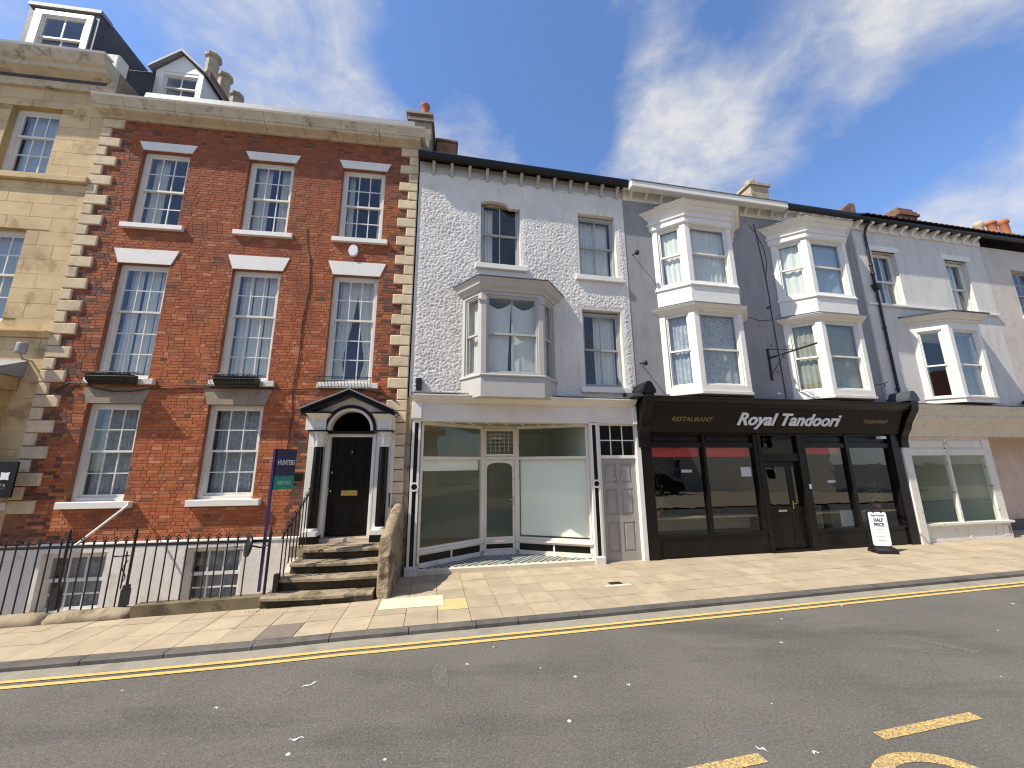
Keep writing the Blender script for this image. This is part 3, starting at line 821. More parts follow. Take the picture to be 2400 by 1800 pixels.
def brick_boxes(rects, n_single, par, dist_of, name, coll_name, mat, y_out=(-.008, -.003), back=.01, ch=.003, alt=None):
    rects = sorted(rects, key=dist_of)
    rest = MB(); rr = random.Random(5)
    for i, (a, b_, c_, d) in enumerate(rects):
        yo = rr.uniform(*y_out); j = [rr.uniform(-.0012, .0012) for _ in range(4)]
        if i < n_single:
            mb = MB().cbox(a, b_, yo, back, c_ + j[0], d + j[1], ch)
            me = mb.mesh(name, alt if (alt and sooty(a, b_, c_, rr)) else mat, (a, 0, c_)); inst(name, me, par, (a, 0, c_))
        else: rest.cbox(a + j[2], b_ + j[3], yo, back, c_ + j[0], d + j[1], ch, mi=1 if (alt and sooty(a, b_, c_, rr)) else 0)
    if rest.v: part(coll_name, rest, [mat, alt] if alt else mat, par, kind='stuff')


def cam_dist(fr):
    c0 = Vector((0, 0, CAM_Z))
    return lambda r: (fr.w(((r[0] + r[1]) / 2, 0, (r[2] + r[3]) / 2)) - c0).length


brick_boxes(rects, 297, wall, cam_dist(FB), 'brick', 'brickwork', 'brick', (-.008, -.003), alt='sooty_brick')

# quoins: alternating long and short blocks up both corners
for k in range(35):
    z1 = QZ0 - k * QP - .007; z0 = z1 - QP + .016; L = .455 if k % 2 == 0 else .215
    if z0 < 1.0: pass
    mb = MB().cbox(BL_ + .005, BL_ + L, -.045, .02, z0, z1, .016); part('quoin_stone', mb, 'quoin_stone', house)
    if z1 > 1.2:
        L2 = .43 if k % 2 == 0 else .215
        mb = MB().cbox(BR_ - L2, BR_ + .012, -.045, .02, z0, z1, .016); part('quoin_stone', mb, 'quoin_stone', house)
# lintels and sills
for a, b_ in OT:
    part('lintel', MB().prism([(a - .10, 9.712), (b_ + .125, 9.712), (b_ + .03, 9.495), (a + .01, 9.495)], -.022, .05), 'white_lintel', house)
    part('lintel', MB().prism([(a - .13, 6.942), (b_ + .155, 6.942), (b_ + .03, 6.605), (a + .0, 6.605)], -.022, .05), 'white_lintel', house)
    part('sill', MB().cbox(a - .09, b_ + .16, -.085, .1, 7.44, 7.552, .006), 'white_paint', house)
    part('sill', MB().cbox(a - .09, b_ + .16, -.095, .1, 3.885, 4.0, .006), 'white_paint', house)
for a, b_ in ((-6.27, -5.29), (-4.04, -2.96)):
    part('lintel', MB().prism([(a - .13, 3.83), (b_ + .14, 3.83), (b_ + .02, 3.492), (a - .02, 3.492)], -.016, .05), 'grey_stone', house)
    part('sill', MB().cbox(a - .08, b_ + .18, -.12, .1, 1.445, 1.568, .006), 'white_paint', house)
# windows
GL = dict(fw=.075, bar=.022, stile=.04, meet=.045)
for a, b_ in OT:
    sash(house, a, .10, 7.55, b_ - a, 1.945, 3, 2, 2, .5, 'sash_white', **GL)
    sash(house, a, .10, 4.0, b_ - a, 2.605, 3, 2, 3, .585, 'sash_white', **GL)
for a, b_ in ((-6.27, -5.29), (-4.04, -2.96)): sash(house, a, .10, 1.568, b_ - a, 1.925, 3, 2, 2, .5, 'sash_white', **GL)
# plinth below the brick, with the basement windows
pops = [(-6.43, -5.36, -.42, .645), (-4.03, -3.0, -.42, .675)]
plinth = wall_mb(BL_ - 2.2, -1.6, -1.5, .80, pops, -.035, .3)
part('plinth', plinth, 'plinth_white', house)
part('plinth_cap', MB().cbox(-6.55, -1.98, -.055, .0, .765, .822, .012), 'white_paint', house)
for a, b_, c_, d in pops: sash(house, a, .05, c_, b_ - a, d - c_, 3, 1, 2, .54, 'sash_white', fw=.06, bar=.026, stile=.035, meet=.06)
# cornice: wedge of stones with joints, lead flashing above
prof_lo = [(0.02, 10.235), (-.05, 10.235), (-.10, 10.262), (-.26, 10.30), (-.285, 10.335), (-.285, 10.355), (.02, 10.355)]
prof_hi = [(0.02, 10.357), (-.30, 10.357), (-.31, 10.385), (-.345, 10.46), (-.375, 10.50), (-.375, 10.53), (.02, 10.53)]
xj = [-7.26, -6.62, -5.55, -4.55, -3.62, -2.75, -1.86, -.95, .055]
for a, b_ in zip(xj, xj[1:]):
    part('cornice_stone', MB().prism(prof_lo, a + .004, b_ - .004, 'x'), 'cornice_stone', house)
    part('cornice_stone', MB().prism(prof_hi, a + .004, b_ - .004 + (.11 if b_ > 0 else 0), 'x'), 'cornice_stone', house)
part('parapet_flashing', MB().prism([(-.33, 10.55), (-.20, 10.74), (-.17, 10.93), (.10, 10.96), (.10, 10.53), (-.33, 10.532)], -6.35, -.12, 'x'), 'lead', house)
part('gutter', MB().prism([(-.385, 10.532), (-.41, 10.565), (-.34, 10.57), (-.34, 10.532)], -7.25, .17, 'x'), 'white_paint', house)
part('roof', MB().prism([(.10, 10.55), (.10, 10.80), (4.2, 14.0), (8.3, 10.55)], -7.18, -.02, 'x'), 'slate', house)
# roof dormer
dz0, dz1 = 11.9, 12.95; dx0, dx1 = -7.2, -6.02; dy = .95
dorm = MB(); dorm.box(dx0, dx0 + .2, dy, dy + 2.4, 11.2, dz1 - .12); dorm.box(dx1 - .13, dx1, dy, dy + 2.4, 11.2, dz1 - .12)
dorm.box(dx0 + .2, dx1 - .13, dy + .01, dy + .13, dz1 - .22, dz1 - .12); dorm.box(dx0 + .2, dx1 - .13, dy + .01, dy + .13, 11.2, 11.98)
dorm.prism([(dx0, dz1 - .12), (dx1, dz1 - .12), ((dx0 + dx1) / 2 , 13.40)], dy, dy + .10)
dn = part('dormer', dorm, 'white_paint', house)
mx = (dx0 + dx1) / 2
part('dormer_roof', MB().prism([(dx0 - .14, 12.80), (mx, 13.44), (dx1 + .10, 12.80), (dx1 + .10, 12.86), (mx, 13.52), (dx0 - .14, 12.86)], dy - .12, dy + 2.6), 'lead', dn)
sash(dn, dx0 + .2, dy + .03, 11.98, dx1 - dx0 - .33, .76, 2, 1, 1, .5, 'sash_white', fw=.035, bar=.03, stile=.03, meet=.04, under=dn)
# chimney stack far left behind the dormer
ch = MB(); ch.box(-7.30, -6.85, 2.3, 5.0, 12.0, 14.5)
cn_ = part('chimney', ch, 'chimney_brick', house)
for i, yy in enumerate((2.6, 3.25, 3.95, 4.65)):
    part('chimney_pot', MB().lathe((-7.06, yy, 14.50), [(.19, 0), (.20, .05), (.18, .1), (.175, .72), (.23, .79), (.24, .88), (.19, .95), (.15, .95), (.12, .2)], 8, smooth=False), 'buff_clay', cn_)
# chimney right corner
ch = MB(); ch.box(-.36, .24, .55, 1.5, 10.4, 11.85); ch.box(-.42, .30, .49, 1.56, 11.68, 11.78); ch.box(-.46, .28, .45, 1.6, 11.86, 11.93)
cn_ = part('chimney', ch, 'grey_stone', house)
part('chimney_pot', MB().lathe((.02, .72, 11.93), [(.125, 0), (.135, .03), (.12, .06), (.115, .40), (.135, .42), (.135, .48), (.11, .5), (.09, .5), (.09, .1)], 16), 'terracotta', cn_)
# parapet end wall between houses, stone-coped
part('gable_wall', MB().prism([(.3, 10.3), (.3, 10.9), (4.2, 14.1), (4.2, 10.3)], -.02, .22, 'x'), 'grey_stone', house)
# rooms behind the glass
rm = MB()
for z0, z1 in ((-1.45, .95), (.98, 3.84), (3.86, 7.2), (7.22, 10.2)):
    for a, b_ in ((BL_ + .1, -4.6), (-4.55, -2.3), (-2.25, -.1)):
        v = [(a, .34, z0), (b_, .34, z0), (b_, 3.4, z0), (a, 3.4, z0), (a, .34, z1), (b_, .34, z1), (b_, 3.4, z1), (a, 3.4, z1)]
        rm.add(v, [(0, 1, 2, 3), (7, 6, 5, 4), (3, 2, 6, 7), (0, 3, 7, 4), (2, 1, 5, 6)])
part('room', rm, 'room_mid', house)

# doorcase and door
dc = MB()
dcx = -1.11
dc.box(-1.97, -1.62, -.06, .12, .80, 2.925); dc.box(-.60, -.20, -.06, .12, .80, 2.925)            # flanking panels
for sx_ in (-1, 1):   # stepped door frame
    x_in = dcx + sx_ * .435; x_out = dcx + sx_ * .51
    dc.box(x_in, x_out, -.02, .16, .77, 2.88); dc.box(dcx + sx_ * .475, x_out + sx_ * .02, -.06, -.02, .77, 2.925)
dc.box(dcx - .435, dcx + .435, .0, .16, 2.82, 2.885)
doorcase = part('doorcase', dc, 'white_paint', house)
# tympanum with arched opening
ty = MB(); A = 24; zc_ = 2.945; R0 = .475
arcp = [(dcx + R0 * math.cos(math.pi * k / A), zc_ + R0 * math.sin(math.pi * k / A)) for k in range(A + 1)]
top = [(dcx + .9, 3.29), (dcx, 3.70), (dcx - .9, 3.29)]
def outer(x): return 3.70 - abs(x - dcx) / .9 * .41 if abs(x - dcx) <= .9 else 3.29
yf, yb = -.20, .12
for k in range(A):
    (x0, z0), (x1, z1) = arcp[k], arcp[k + 1]
    ty.add([(x0, yf, z0), (x0, yf, outer(x0)), (x1, yf, outer(x1)), (x1, yf, z1)], [(0, 3, 2, 1)])
    ty.add([(x0, yf, z0), (x1, yf, z1), (x1, yb, z1), (x0, yb, z0)], [(0, 1, 2, 3)])
for sx_ in (-1, 1):
    a = dcx + sx_ * R0; b_ = dcx + sx_ * .9
    ty.add([(a, yf, 2.945), (b_, yf, 2.945), (b_, yf, 3.29), (a, yf, outer(a))], [(0, 1, 2, 3) if sx_ > 0 else (3, 2, 1, 0)])
    ty.add([(b_, yf, 2.945), (b_, yb, 2.945), (b_, yb, 3.29), (b_, yf, 3.29)], [(0, 1, 2, 3)])
part('tympanum', ty, 'white_paint', doorcase)
def ring(mb, r0, r1, y0, y1, a0=0, a1=math.pi, n=24):
    for k in range(n):
        p, q = a0 + (a1 - a0) * k / n, a0 + (a1 - a0) * (k + 1) / n
        v = [(dcx + r * math.cos(a), y, zc_ + r * math.sin(a)) for y in (y0, y1) for r, a in ((r0, p), (r1, p), (r1, q), (r0, q))]
        mb.add(v, [(0, 1, 2, 3), (7, 6, 5, 4), (1, 5, 6, 2), (0, 3, 7, 4)])
    return mb
part('arch_moulding', ring(MB(), .475, .54, -.225, -.19), 'black_satin', doorcase)
part('arch_moulding', ring(MB(), .415, .474, -.205, .0), 'cream_wood', doorcase)
fl = MB(); fl.prism([(dcx + .42 * math.cos(math.pi * k / 20), zc_ - .02 + .42 * math.sin(math.pi * k / 20)) for k in range(21)], .02, .024)
part('fanlight', fl, 'dark_glass', doorcase)
part('transom', MB().box(dcx - .50, dcx + .50, -.085, .1, 2.893, 2.943), 'black_satin', doorcase)
for cx in (-1.73, -.405):
    col = MB().lathe((cx, -.12, .98), [(.098, 0), (.10, .8), (.092, 1.62)], 20)
    part('column', col, 'black_gloss', doorcase)
    cp = MB(); cp.lathe((cx, -.12, 2.60), [(.092, 0), (.10, .02), (.105, .10), (.13, .22), (.15, .30), (.155, .32)], 12)
    for k in range(8):
        a = 2 * math.pi * k / 8
        cp.tube([(cx + .10 * math.cos(a), -.12 + .10 * math.sin(a), 2.64), (cx + .125 * math.cos(a), -.12 + .125 * math.sin(a), 2.78), (cx + .16 * math.cos(a), -.12 + .16 * math.sin(a), 2.86)], [.02, .028, .012], 5)
    part('capital', cp, 'white_paint', doorcase)
    part('necking_band', MB().box(cx - .19, cx + .19, -.31, .05, 2.915, 2.945), 'black_satin', doorcase)
    en = MB(); en.box(cx - .14, cx + .14, -.26, .1, 2.946, 3.16)
    en.add([(cx - .14, -.26, 3.16), (cx + .14, -.26, 3.16), (cx + .14, .1, 3.16), (cx - .14, .1, 3.16), (cx - .24, -.40, 3.28), (cx + .24, -.40, 3.28), (cx + .24, .1, 3.28), (cx - .24, .1, 3.28)],
           [(0, 1, 5, 4), (1, 2, 6, 5), (3, 0, 4, 7), (4, 5, 6, 7)])
    for q in range(3):
        for s2 in (-1, 0, 1): en.ball((cx + s2 * .07, -.262, 3.0 + q * .06), .022, 0, 6)
    part('entablature', en, 'white_paint', doorcase)
    pb = MB(); pb.box(cx - .15, cx + .15, -.27, .05, .84, .93); pb.lathe((cx, -.12, .92), [(.145, 0), (.15, .02), (.125, .035), (.13, .055), (.10, .065)], 16)
    part('column_base', pb, 'white_paint', doorcase)
    part('plinth_block', MB().box(cx - .16, cx + .16, -.28, .05, .70, .838), 'black_satin', doorcase)
    part('cornice_band', MB().box(cx - .27, cx + .27 , -.43, .0, 3.282, 3.315), 'black_satin', doorcase)
# pediment: two raking cornices
for sx_ in (-1, 1):
    pm = MB(); e = dcx + sx_ * .93
    for (lo, hi, yo, mi) in ((.0, .075, -.44, 0), (.075, .115, -.49, 0), (.115, .14, -.53, 1)):
        pts = [(dcx, 3.655 + lo), (e, 3.235 + lo), (e, 3.235 + hi), (dcx, 3.655 + hi)]
        pm.prism(pts, yo, .0, 'y', mi)
    part('raking_cornice', pm, ['black_satin', 'lead'], doorcase)
# door leaf, panels, furniture
dl = MB(); x0, x1 = dcx - .433, dcx + .433
dl.box(x0, x1, .12, .16, .775, 2.818)
for (a, b_) in ((x0, x0 + .10), (x1 - .10, x1), (dcx - .05, dcx + .05)): dl.box(a, b_, .10, .12, .775, 2.818)
for c_, d in ((.775, .96), (1.50, 1.76), (2.28, 2.40), (2.72, 2.818)): dl.box(x0 + .1, x1 - .1, .101, .12, c_, d)
for a, b_ in ((x0 + .14, dcx - .09), (dcx + .09, x1 - .14)):
    for c_, d in ((1.0, 1.46), (1.80, 2.24), (2.44, 2.68)): dl.cbox(a, b_, .108, .12, c_, d, .006)
door = part('door', dl, 'black_gloss', house)
part('letterbox', MB().cbox(dcx - .165, dcx + .165, .088, .101, 1.585, 1.70, .006), 'brass', door)
kn = MB(); kn.ball((dcx, .085, 2.53), .022, 0, 8); kn.tube([(dcx - .03, .07, 2.52), (dcx - .035, .06, 2.47), (dcx, .055, 2.43), (dcx + .035, .06, 2.47), (dcx + .03, .07, 2.52)], .008, 6)
part('door_knocker', kn, 'black_iron', door)
nb = text_mb('7', .11, .008); lm = MB().merge(nb, Matrix.Translation((dcx, .082, 2.44))); part('door_number', lm, 'chrome', door)
hd = MB().ball((dcx - .375, .075, 1.69), .026, 0, 8); part('door_knob', hd, 'brass', door)
part('door_pull', MB().tube([(dcx - .42, .06, 1.75), (dcx - .42, .05, 1.72), (dcx - .42, .05, 1.62), (dcx - .42, .06, 1.6)], .010, 6), 'chrome', door)
part('yale_lock', MB().lathe((dcx - .375, .09, 2.07), [(.0, -.02), (.02, -.02), (.02, .02), (0, .02)], 8), 'brass', door)

# things fixed to the brick front
mb = MB(); pts = [(.125 * math.sin(2 * math.pi * k / 12) * .9, .155 * math.cos(2 * math.pi * k / 12)) for k in range(12)]
mb.prism([(-1.40 + a, 7.225 + b_) for a, b_ in pts], -.055, -.012); mb.prism([(-1.40 + a * .9, 7.225 + b_ * .9) for a, b_ in pts], -.075, -.055)
solo('alarm_box', mb, 'plastic_white', FB, (-1.40, -.03, 7.07), 'white octagonal alarm box on red brick between upper right windows', 'alarm box')
cb = MB()
pth = [(-6.9, -.03, 3.70), (-6.66, -.03, 3.90), (-6.36, -.03, 3.90), (-6.2, -.035, 3.80), (-5.85, -.035, 3.73), (-5.5, -.035, 3.74), (-5.2, -.035, 3.80), (-4.6, -.03, 3.84), (-4.1, -.03, 3.85), (-3.4, -.03, 3.855), (-2.6, -.03, 3.84), (-1.9, -.03, 3.85), (-1.2, -.03, 3.87), (-.55, -.03, 3.80), (-.2, -.06, 3.6)]
cb.tube(pth, .013, 6); cb.tube([(-5.1, -.03, 3.86), (-4.2, -.03, 3.90), (-3.1, -.03, 3.885)], .009, 6)
solo('cable', cb, 'cable', FB, (-4, -.03, 3.85), 'brown cable sagging across the brick front below the first floor sills', 'cable')
cb = MB().tube([(-2.36, -.02, 7.0), (-2.30, -.02, 6.2), (-2.38, -.02, 5.4), (-2.36, -.02, 4.6), (-2.42, -.02, 3.86), (-2.37, -.02, 3.2), (-2.40, -.02, 2.4), (-2.42, -.02, 1.9)], .010, 6)
cb.tube([(-2.5, -.02, 7.75), (-2.46, -.02, 7.3), (-2.36, -.02, 7.0)], .008, 6)
solo('cable', cb, 'cable', FB, (-2.4, -.02, 2.0), 'thin brown cable running straight down the brick between middle and right windows', 'cable')
for x0, z0, lab in ((-2.27, 1.90, 'small black brass-lettered name plate on brick left of the black door'),):
    mb = MB().cbox(x0, x0 + .24, -.035, -.01, z0, z0 + .17, .006)
    t_ = solo('name_plate', mb, 'black_satin', FB, (x0, -.02, z0), lab, 'sign')
    mb = MB(); mb.box(x0 - .005, x0 + .245, -.030, -.012, z0 - .02, z0 - .008)
    part('trim', mb, 'brass', t_)
mb = MB().tube([(-.245, -.07, 1.35), (-.245, -.07, 1.60)], .012, 6); mb.ball((-.245, -.075, 1.62), .02)
solo('bell_pull', mb, 'black_iron', FB, (-.245, -.07, 1.35), 'small black bell pull beside the right black column', 'bell')
# window boxes
for wi, (a, b_) in enumerate(OT):
    lab = ['black window box with trailing green leaves on leftmost first floor sill', 'black window box with white flowers on middle first floor sill', 'empty black wire window box above the door pediment'][wi]
    x0, x1 = a + .14, b_ - .10
    if wi == 2: x0, x1 = a + .13, b_ - .06
    t_ = thing('window_box', lab, 'window box', FB, ((x0 + x1) / 2, -.12, 3.93), 'window boxes on the first floor sills')
    wr = MB(); nb_ = 16
    for k in range(nb_ + 1):
        xx = x0 - .12 + (x1 - x0 + .24) * k / nb_
        edge = (k < 3 or k > nb_ - 3)
        wr.tube([(xx, -.10, 4.07), (xx, -.36, 4.07), (xx, -.33, 3.93), (xx, -.22, 3.84)], .0055, 4)
    for z, y in ((4.07, -.36), (3.99, -.345), (3.87, -.27)): wr.tube([(x0 - .12, y, z), (x1 + .12, y, z)], .007, 4)
    part('wire_frame', wr, 'black_iron', t_)
    if wi < 2:
        li = MB(); li.prism([(-.11, 4.04), (-.345, 4.04), (-.315, 3.92), (-.21, 3.84), (-.11, 3.86)], x0, x1, 'x'); part('liner', li, 'plastic_black', t_)
        lv = MB(); rl = random.Random(20 + wi)
        for k in range(150 if wi else 110):
            p = Vector((rl.uniform(x0, x1), rl.uniform(-.34, -.12), 4.04 + abs(rl.gauss(0, .028)) ))
            if wi == 0 and rl.random() < .3: p.z -= .1; p.y = -.3
            d = Vector((rl.gauss(0, 1), rl.gauss(0, 1), rl.gauss(0, .5))).normalized() * .022; e = d.cross(Vector((rl.gauss(0, 1), rl.gauss(0, 1), rl.gauss(0, 1)))).normalized() * .013
            lv.add([p - d, p - e, p + d, p + e], [(0, 1, 2, 3)])
        part('leaves', lv, 'leaf', t_, kind='stuff')
        if wi == 1:
            fm = MB()
            for k in range(22):
                fm.ball((rl.uniform(x0, x1), rl.uniform(-.27, -.16), 4.06 + rl.uniform(0, .03)), .014, 0, 5)
            part('flowers', fm, 'petal', t_, kind='stuff')
# curtains in the brick house
def cur(a, b_, z0, z1, label, panels, mat, **kw): return curtain(label, FB, a + .10, .30, z0 + .03, b_ - a - .2, z1 - z0 - .06, panels, mat, **kw)
H = 'red brick house'
cur(*OT[0], 7.56, 9.49, 'pale drape in left edge of top left window of brick house', [(0, .38, 0, .38)], 'cloth_cream', nw=14)
cur(*OT[1], 7.56, 9.49, 'parted cream curtains in top middle window of brick house', [(0, .38, 0, .36), (.66, 1, .64, 1)], 'cloth_cream', nw=14)
cur(*OT[2], 7.56, 9.49, 'narrow drawn-back drapes in top right window of brick house', [(0, .16, 0, .18), (.90, 1, .88, 1)], 'cloth_cream', nw=14)
cur(*OT[0], 4.0, 6.6, 'pale sheer curtain in leftmost tall first floor window of brick house', [(0, .30, 0, .32), (.36, .72, .36, .70), (.74, 1, .74, 1)], 'cloth_white', nw=8)
cur(*OT[1], 4.0, 6.6, 'white sheer curtain in middle tall first floor window of brick house', [(0, .30, 0, .30), (.32, .66, .32, .66), (.68, 1, .70, 1)], 'cloth_white', nw=8)
cur(*OT[2], 4.0, 6.6, 'white tied-back curtains in tall window above the pedimented door', [(0, .52, 0, .26), (.48, 1, .72, 1)], 'cloth_white', nw=8, flare=.78)
cur(-6.27, -5.29, 1.56, 3.49, 'grey lace net curtain in left ground floor window of brick house', [(0, 1, 0, 1)], 'lace', nw=9, name='net_curtain')
cur(-4.04, -2.96, 1.56, 3.49, 'grey lace net curtain in ground floor window nearest the for-sale board', [(0, 1, 0, 1)], 'lace', nw=9, name='net_curtain')
cur(-6.43, -5.36, -.42, .645, 'lace net in the left basement window behind the railings', [(0, 1, 0, 1)], 'lace', nw=7, name='net_curtain')
cur(-4.03, -3.0, -.42, .675, 'lace net in the right basement window behind the railings', [(0, 1, 0, 1)], 'lace', nw=7, name='net_curtain')

# ---- light well, curb stones, steps, side wall, railings
lw = MB(); lw.box(-12, -1.9, -1.30, .0, -1.62, -1.45); lw.box(-12, -1.9, -1.42, -1.30, -1.5, -.22)
structure('light_well', lw, 'plinth_white', FB, (-5, -.6, -1.5))
curb = thing('curb_wall', 'low stone curb under the black railings, rounded at left, squared at right', 'curb', FB, (-5, -1.32, -.1))
def zgb(u, y=-1.4): return zg(FB.w((u, y, 0)).x)
mb = MB()
for a, b_, k in ((-9.6, -7.1, 0), (-7.08, -5.02, 1), (-5.0, -3.86, 2)):
    mb = MB(); n = 10; rr = random.Random(k + 40); rings = []
    for i in range(n + 1):
        u = a + (b_ - a) * i / n; z0 = zgb(u) - .05; zt = zgb(u) + .135 + rr.uniform(-.008, .008)
        e = .02 if i in (0, n) else 0
        pr = [(-1.44 + rr.uniform(-.012, .012), z0), (-1.455 + rr.uniform(-.014, .014), z0 + .10), (-1.43, zt - .05 - e), (-1.37, zt - e), (-1.26, zt - e), (-1.22, zt - .03), (-1.22, z0)]
        rings.append([(u, y, z) for y, z in pr])
    m_ = 7; mb.add([p for r_ in rings for p in r_], [(i * m_ + j, (i + 1) * m_ + j, (i + 1) * m_ + (j + 1) % m_, i * m_ + (j + 1) % m_) for i in range(n) for j in range(m_)] + [tuple(range(m_)), tuple(range(n * m_, n * m_ + m_))[::-1]], 0, True)
    part('coping_stone', mb, 'rough_stone' if False else 'step_stone', curb)
mb = MB(); a, b_ = -3.85, -1.96
mb.prism([(a, zgb(a) - .05), (b_, zgb(b_) - .05), (b_, zgb(b_) + .17), (a, zgb(a) + .165)], -1.43, -1.22)
part('coping_stone', mb, 'soiled_curb', curb, 'long squared dark stone')

steps = thing('stone_steps', 'worn stone steps with grass tufts leading up to the black door', 'steps', FB, (-1.1, -.8, 0))
ST = [(-1.95, -.22, -1.52, -1.10, -.06, .135), (-1.86, -.16, -1.24, -.80, .135, .335), (-1.75, -.16, -.98, -.52, .335, .515), (-1.66, -.16, -.70, -.2, .515, .695)]
for i, (a, b_, y0, y1, z0, z1) in enumerate(ST):
    mb = MB(); rr = random.Random(60 + i); n = 12; rings = []
    for k in range(n + 1):
        u = a + (b_ - a) * k / n; wv = rr.uniform(-.006, .006); zt = z1 - (.012 * math.sin(math.pi * k / n))
        brk = .06 if (i == 0 and k > n - 3) else 0
        rings.append([(u, y0 + .06 + wv * .5, z0), (u, y0 + .055 + wv, z1 - .06), (u, y0 + wv + brk, zt - .055 - brk * .6), (u, y0 + .003 + wv + brk, zt - .015 - brk * .5), (u, y0 + .02 + wv + brk, zt - brk * .4), (u, y1, zt), (u, y1, z0)])
    m_ = 7; mb.add([p for r_ in rings for p in r_], [(k * m_ + j, (k + 1) * m_ + j, (k + 1) * m_ + (j + 1) % m_, k * m_ + (j + 1) % m_) for k in range(n) for j in range(m_)] + [tuple(range(m_)), tuple(range(n * m_, n * m_ + m_))[::-1]])
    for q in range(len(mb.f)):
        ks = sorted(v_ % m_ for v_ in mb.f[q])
        if len(mb.f[q]) == 4 and set(ks) <= {0, 1, 2}: mb.m[q] = 1  # riser and nosing underside get the colour darkened for shade
    part('step', mb, ['step_stone', 'shaded_riser_stone'], steps)
part('landing', MB().box(-1.99, -.14, -.42, .12, .50, .70), 'step_stone', steps)
part('threshold', MB().cbox(dcx - .44, dcx + .44, -.06, .15, .70, .772, .01), 'step_stone', steps)
fk = MB(); fk.prism([(-1.47, -1.5), (-.1, -1.5), (-.1, .50), (-.55, .50), (-.83, .33), (-1.1, .13), (-1.47, -.06)], -1.90, -1.80, 'x'); fk.box(-1.90, -.2, -.10, -.04, -1.5, .765)
part('flank_wall', fk, 'pink_render', steps)
gr = MB(); rr = random.Random(9)
for k in range(60):
    cl_ = rr.choice([(-.42, -1.12, .14), (-.9, -1.15, .135), (-.3, -1.5, -.03), (-1.95, -1.6, -.05)])
    x, y = cl_[0] + rr.gauss(0, .10), cl_[1] + rr.gauss(0, .015); hh = rr.uniform(.02, .07); dx = rr.gauss(0, .02)
    gr.add([(x - .003, y, cl_[2]), (x + .003, y, cl_[2]), (x + dx, y - .01, cl_[2] + hh)], [(0, 1, 2)])
solo('grass_tufts', gr, 'leaf', FB, (-.9, -1.2, .13), 'thin grass tufts growing in the joints of the steps', 'grass', kind='stuff')

# weathered side wall with rounded top, rising towards the house
def rough_grid(mb, fn, nu, nv, mi=0, smooth=True):
    mb.add([fn(i / nu, j / nv) for i in range(nu + 1) for j in range(nv + 1)], [(i * (nv + 1) + j, (i + 1) * (nv + 1) + j, (i + 1) * (nv + 1) + j + 1, i * (nv + 1) + j + 1) for i in range(nu) for j in range(nv)], mi, smooth)
sw = MB()
def prof_z(y):  # top height along depth
    t_ = (y + 1.36) / 1.34
    return .99 + .45 * min(max(t_ * 1.15 - .05, 0), 1) ** .85
NU, NV = 46, 40
def swp(i, j):
    # i: along depth front(0)->back(1); j: around section
    y = -1.36 + 1.34 * i; zt = prof_z(y); xm, hw = -.05, .118
    z0 = -.15
    L1 = zt - hw - z0; tot = 2 * L1 + math.pi * hw; s2 = j * tot
    if s2 < L1: p = Vector((xm + hw, y, z0 + s2)); nn_ = Vector((1, 0, 0))
    elif s2 < L1 + math.pi * hw:
        a = (s2 - L1) / hw; p = Vector((xm + hw * math.cos(a), y, zt - hw + hw * math.sin(a))); nn_ = Vector((math.cos(a), 0, math.sin(a)))
    else: p = Vector((xm - hw, y, zt - hw - (s2 - L1 - math.pi * hw))); nn_ = Vector((-1, 0, 0))
    q = noise.noise(p * 5) * .022 + noise.noise(p * 14) * .010
    if i < .05: q -= .02
    return tuple(p + nn_ * q)
rough_grid(sw, swp, NU, 60)
def swf(i, j):
    x = -.05 - .118 + .236 * i; z = -.15 + (prof_z(-1.36) + .15) * j
    if z > .99 - .118:
        hw = math.sqrt(max(0, .118 ** 2 - (z - .872) ** 2)); x = -.05 + (i * 2 - 1) * hw
    p = Vector((x, -1.36, z)); d = noise.noise(p * 4 + Vector((3, 1, 2))) * .05 + noise.noise(p * 11) * .022
    ed = min(1, 6 * i, 6 * (1 - i), 8 * (1 - j) + .0)
    return (x, -1.36 - max(-.05, d + .045) * ed - .02 * math.sin(j * 13) * ed, z)
rough_grid(sw, swf, 12, 60)
solo('stone_wall', sw, 'rough_stone', FB, (-.05, -.7, 0), 'crumbling round-topped stone wall beside the steps', 'wall')

# railings
rail = thing('railings', 'black iron railings with trefoil finials along the light well', 'railings', FB, (-4.5, -1.28, .1))
RY = -1.28
def bar_mesh(h, fin=True, r=.0105):
    mb = MB(); mb.tube([(0, 0, 0), (0, 0, h)], r, 6)
    if fin:
        mb.lathe((0, 0, h), [(.012, -.03), (.019, -.012), (.013, .004), (.017, .02), (.009, .04)], 6)
        mb.ball((0, 0, h + .075), .017, 0, 6)
        for dx, dz in ((-.034, .052), (.034, .052), (-.030, .012), (.030, .012)):
            mb.ball((dx, 0, h + dz), .0135, 0, 5); mb.tube([(0, 0, h + .03), (dx, 0, h + dz)], .006, 4)
    return mb
u = -6.95; bars = []
while u < -2.2: bars.append(u); u += .1535
posts_u = [-5.02, -4.06]
for u in bars:
    if min(abs(u - p) for p in posts_u) < .05: continue
    zb = zgb(u) + .10
    me = cached(('bar', round(1.02 - zb, 2)), lambda: bar_mesh(round(1.02 - zb, 2)).mesh('bar', 'black_iron'))
    inst('bar', me, rail, (u, RY, 1.02 - round(1.02 - zb, 2)))
for pu in posts_u:
    mb = MB(); mb.tube([(pu, RY, .08), (pu, RY, 1.06)], .020, 8); mb.lathe((pu, RY, 1.06), [(.022, 0), (.034, .02), (.022, .04), (.030, .07), (.018, .10), (.022, .13), (.004, .18)], 8)
    mb.box(pu - .045, pu + .045, RY - .045, RY + .045, .05, .30); mb.box(pu - .035, pu + .035, RY - .035, RY + .035, .30, .36)
    part('post', mb, 'black_iron', rail)
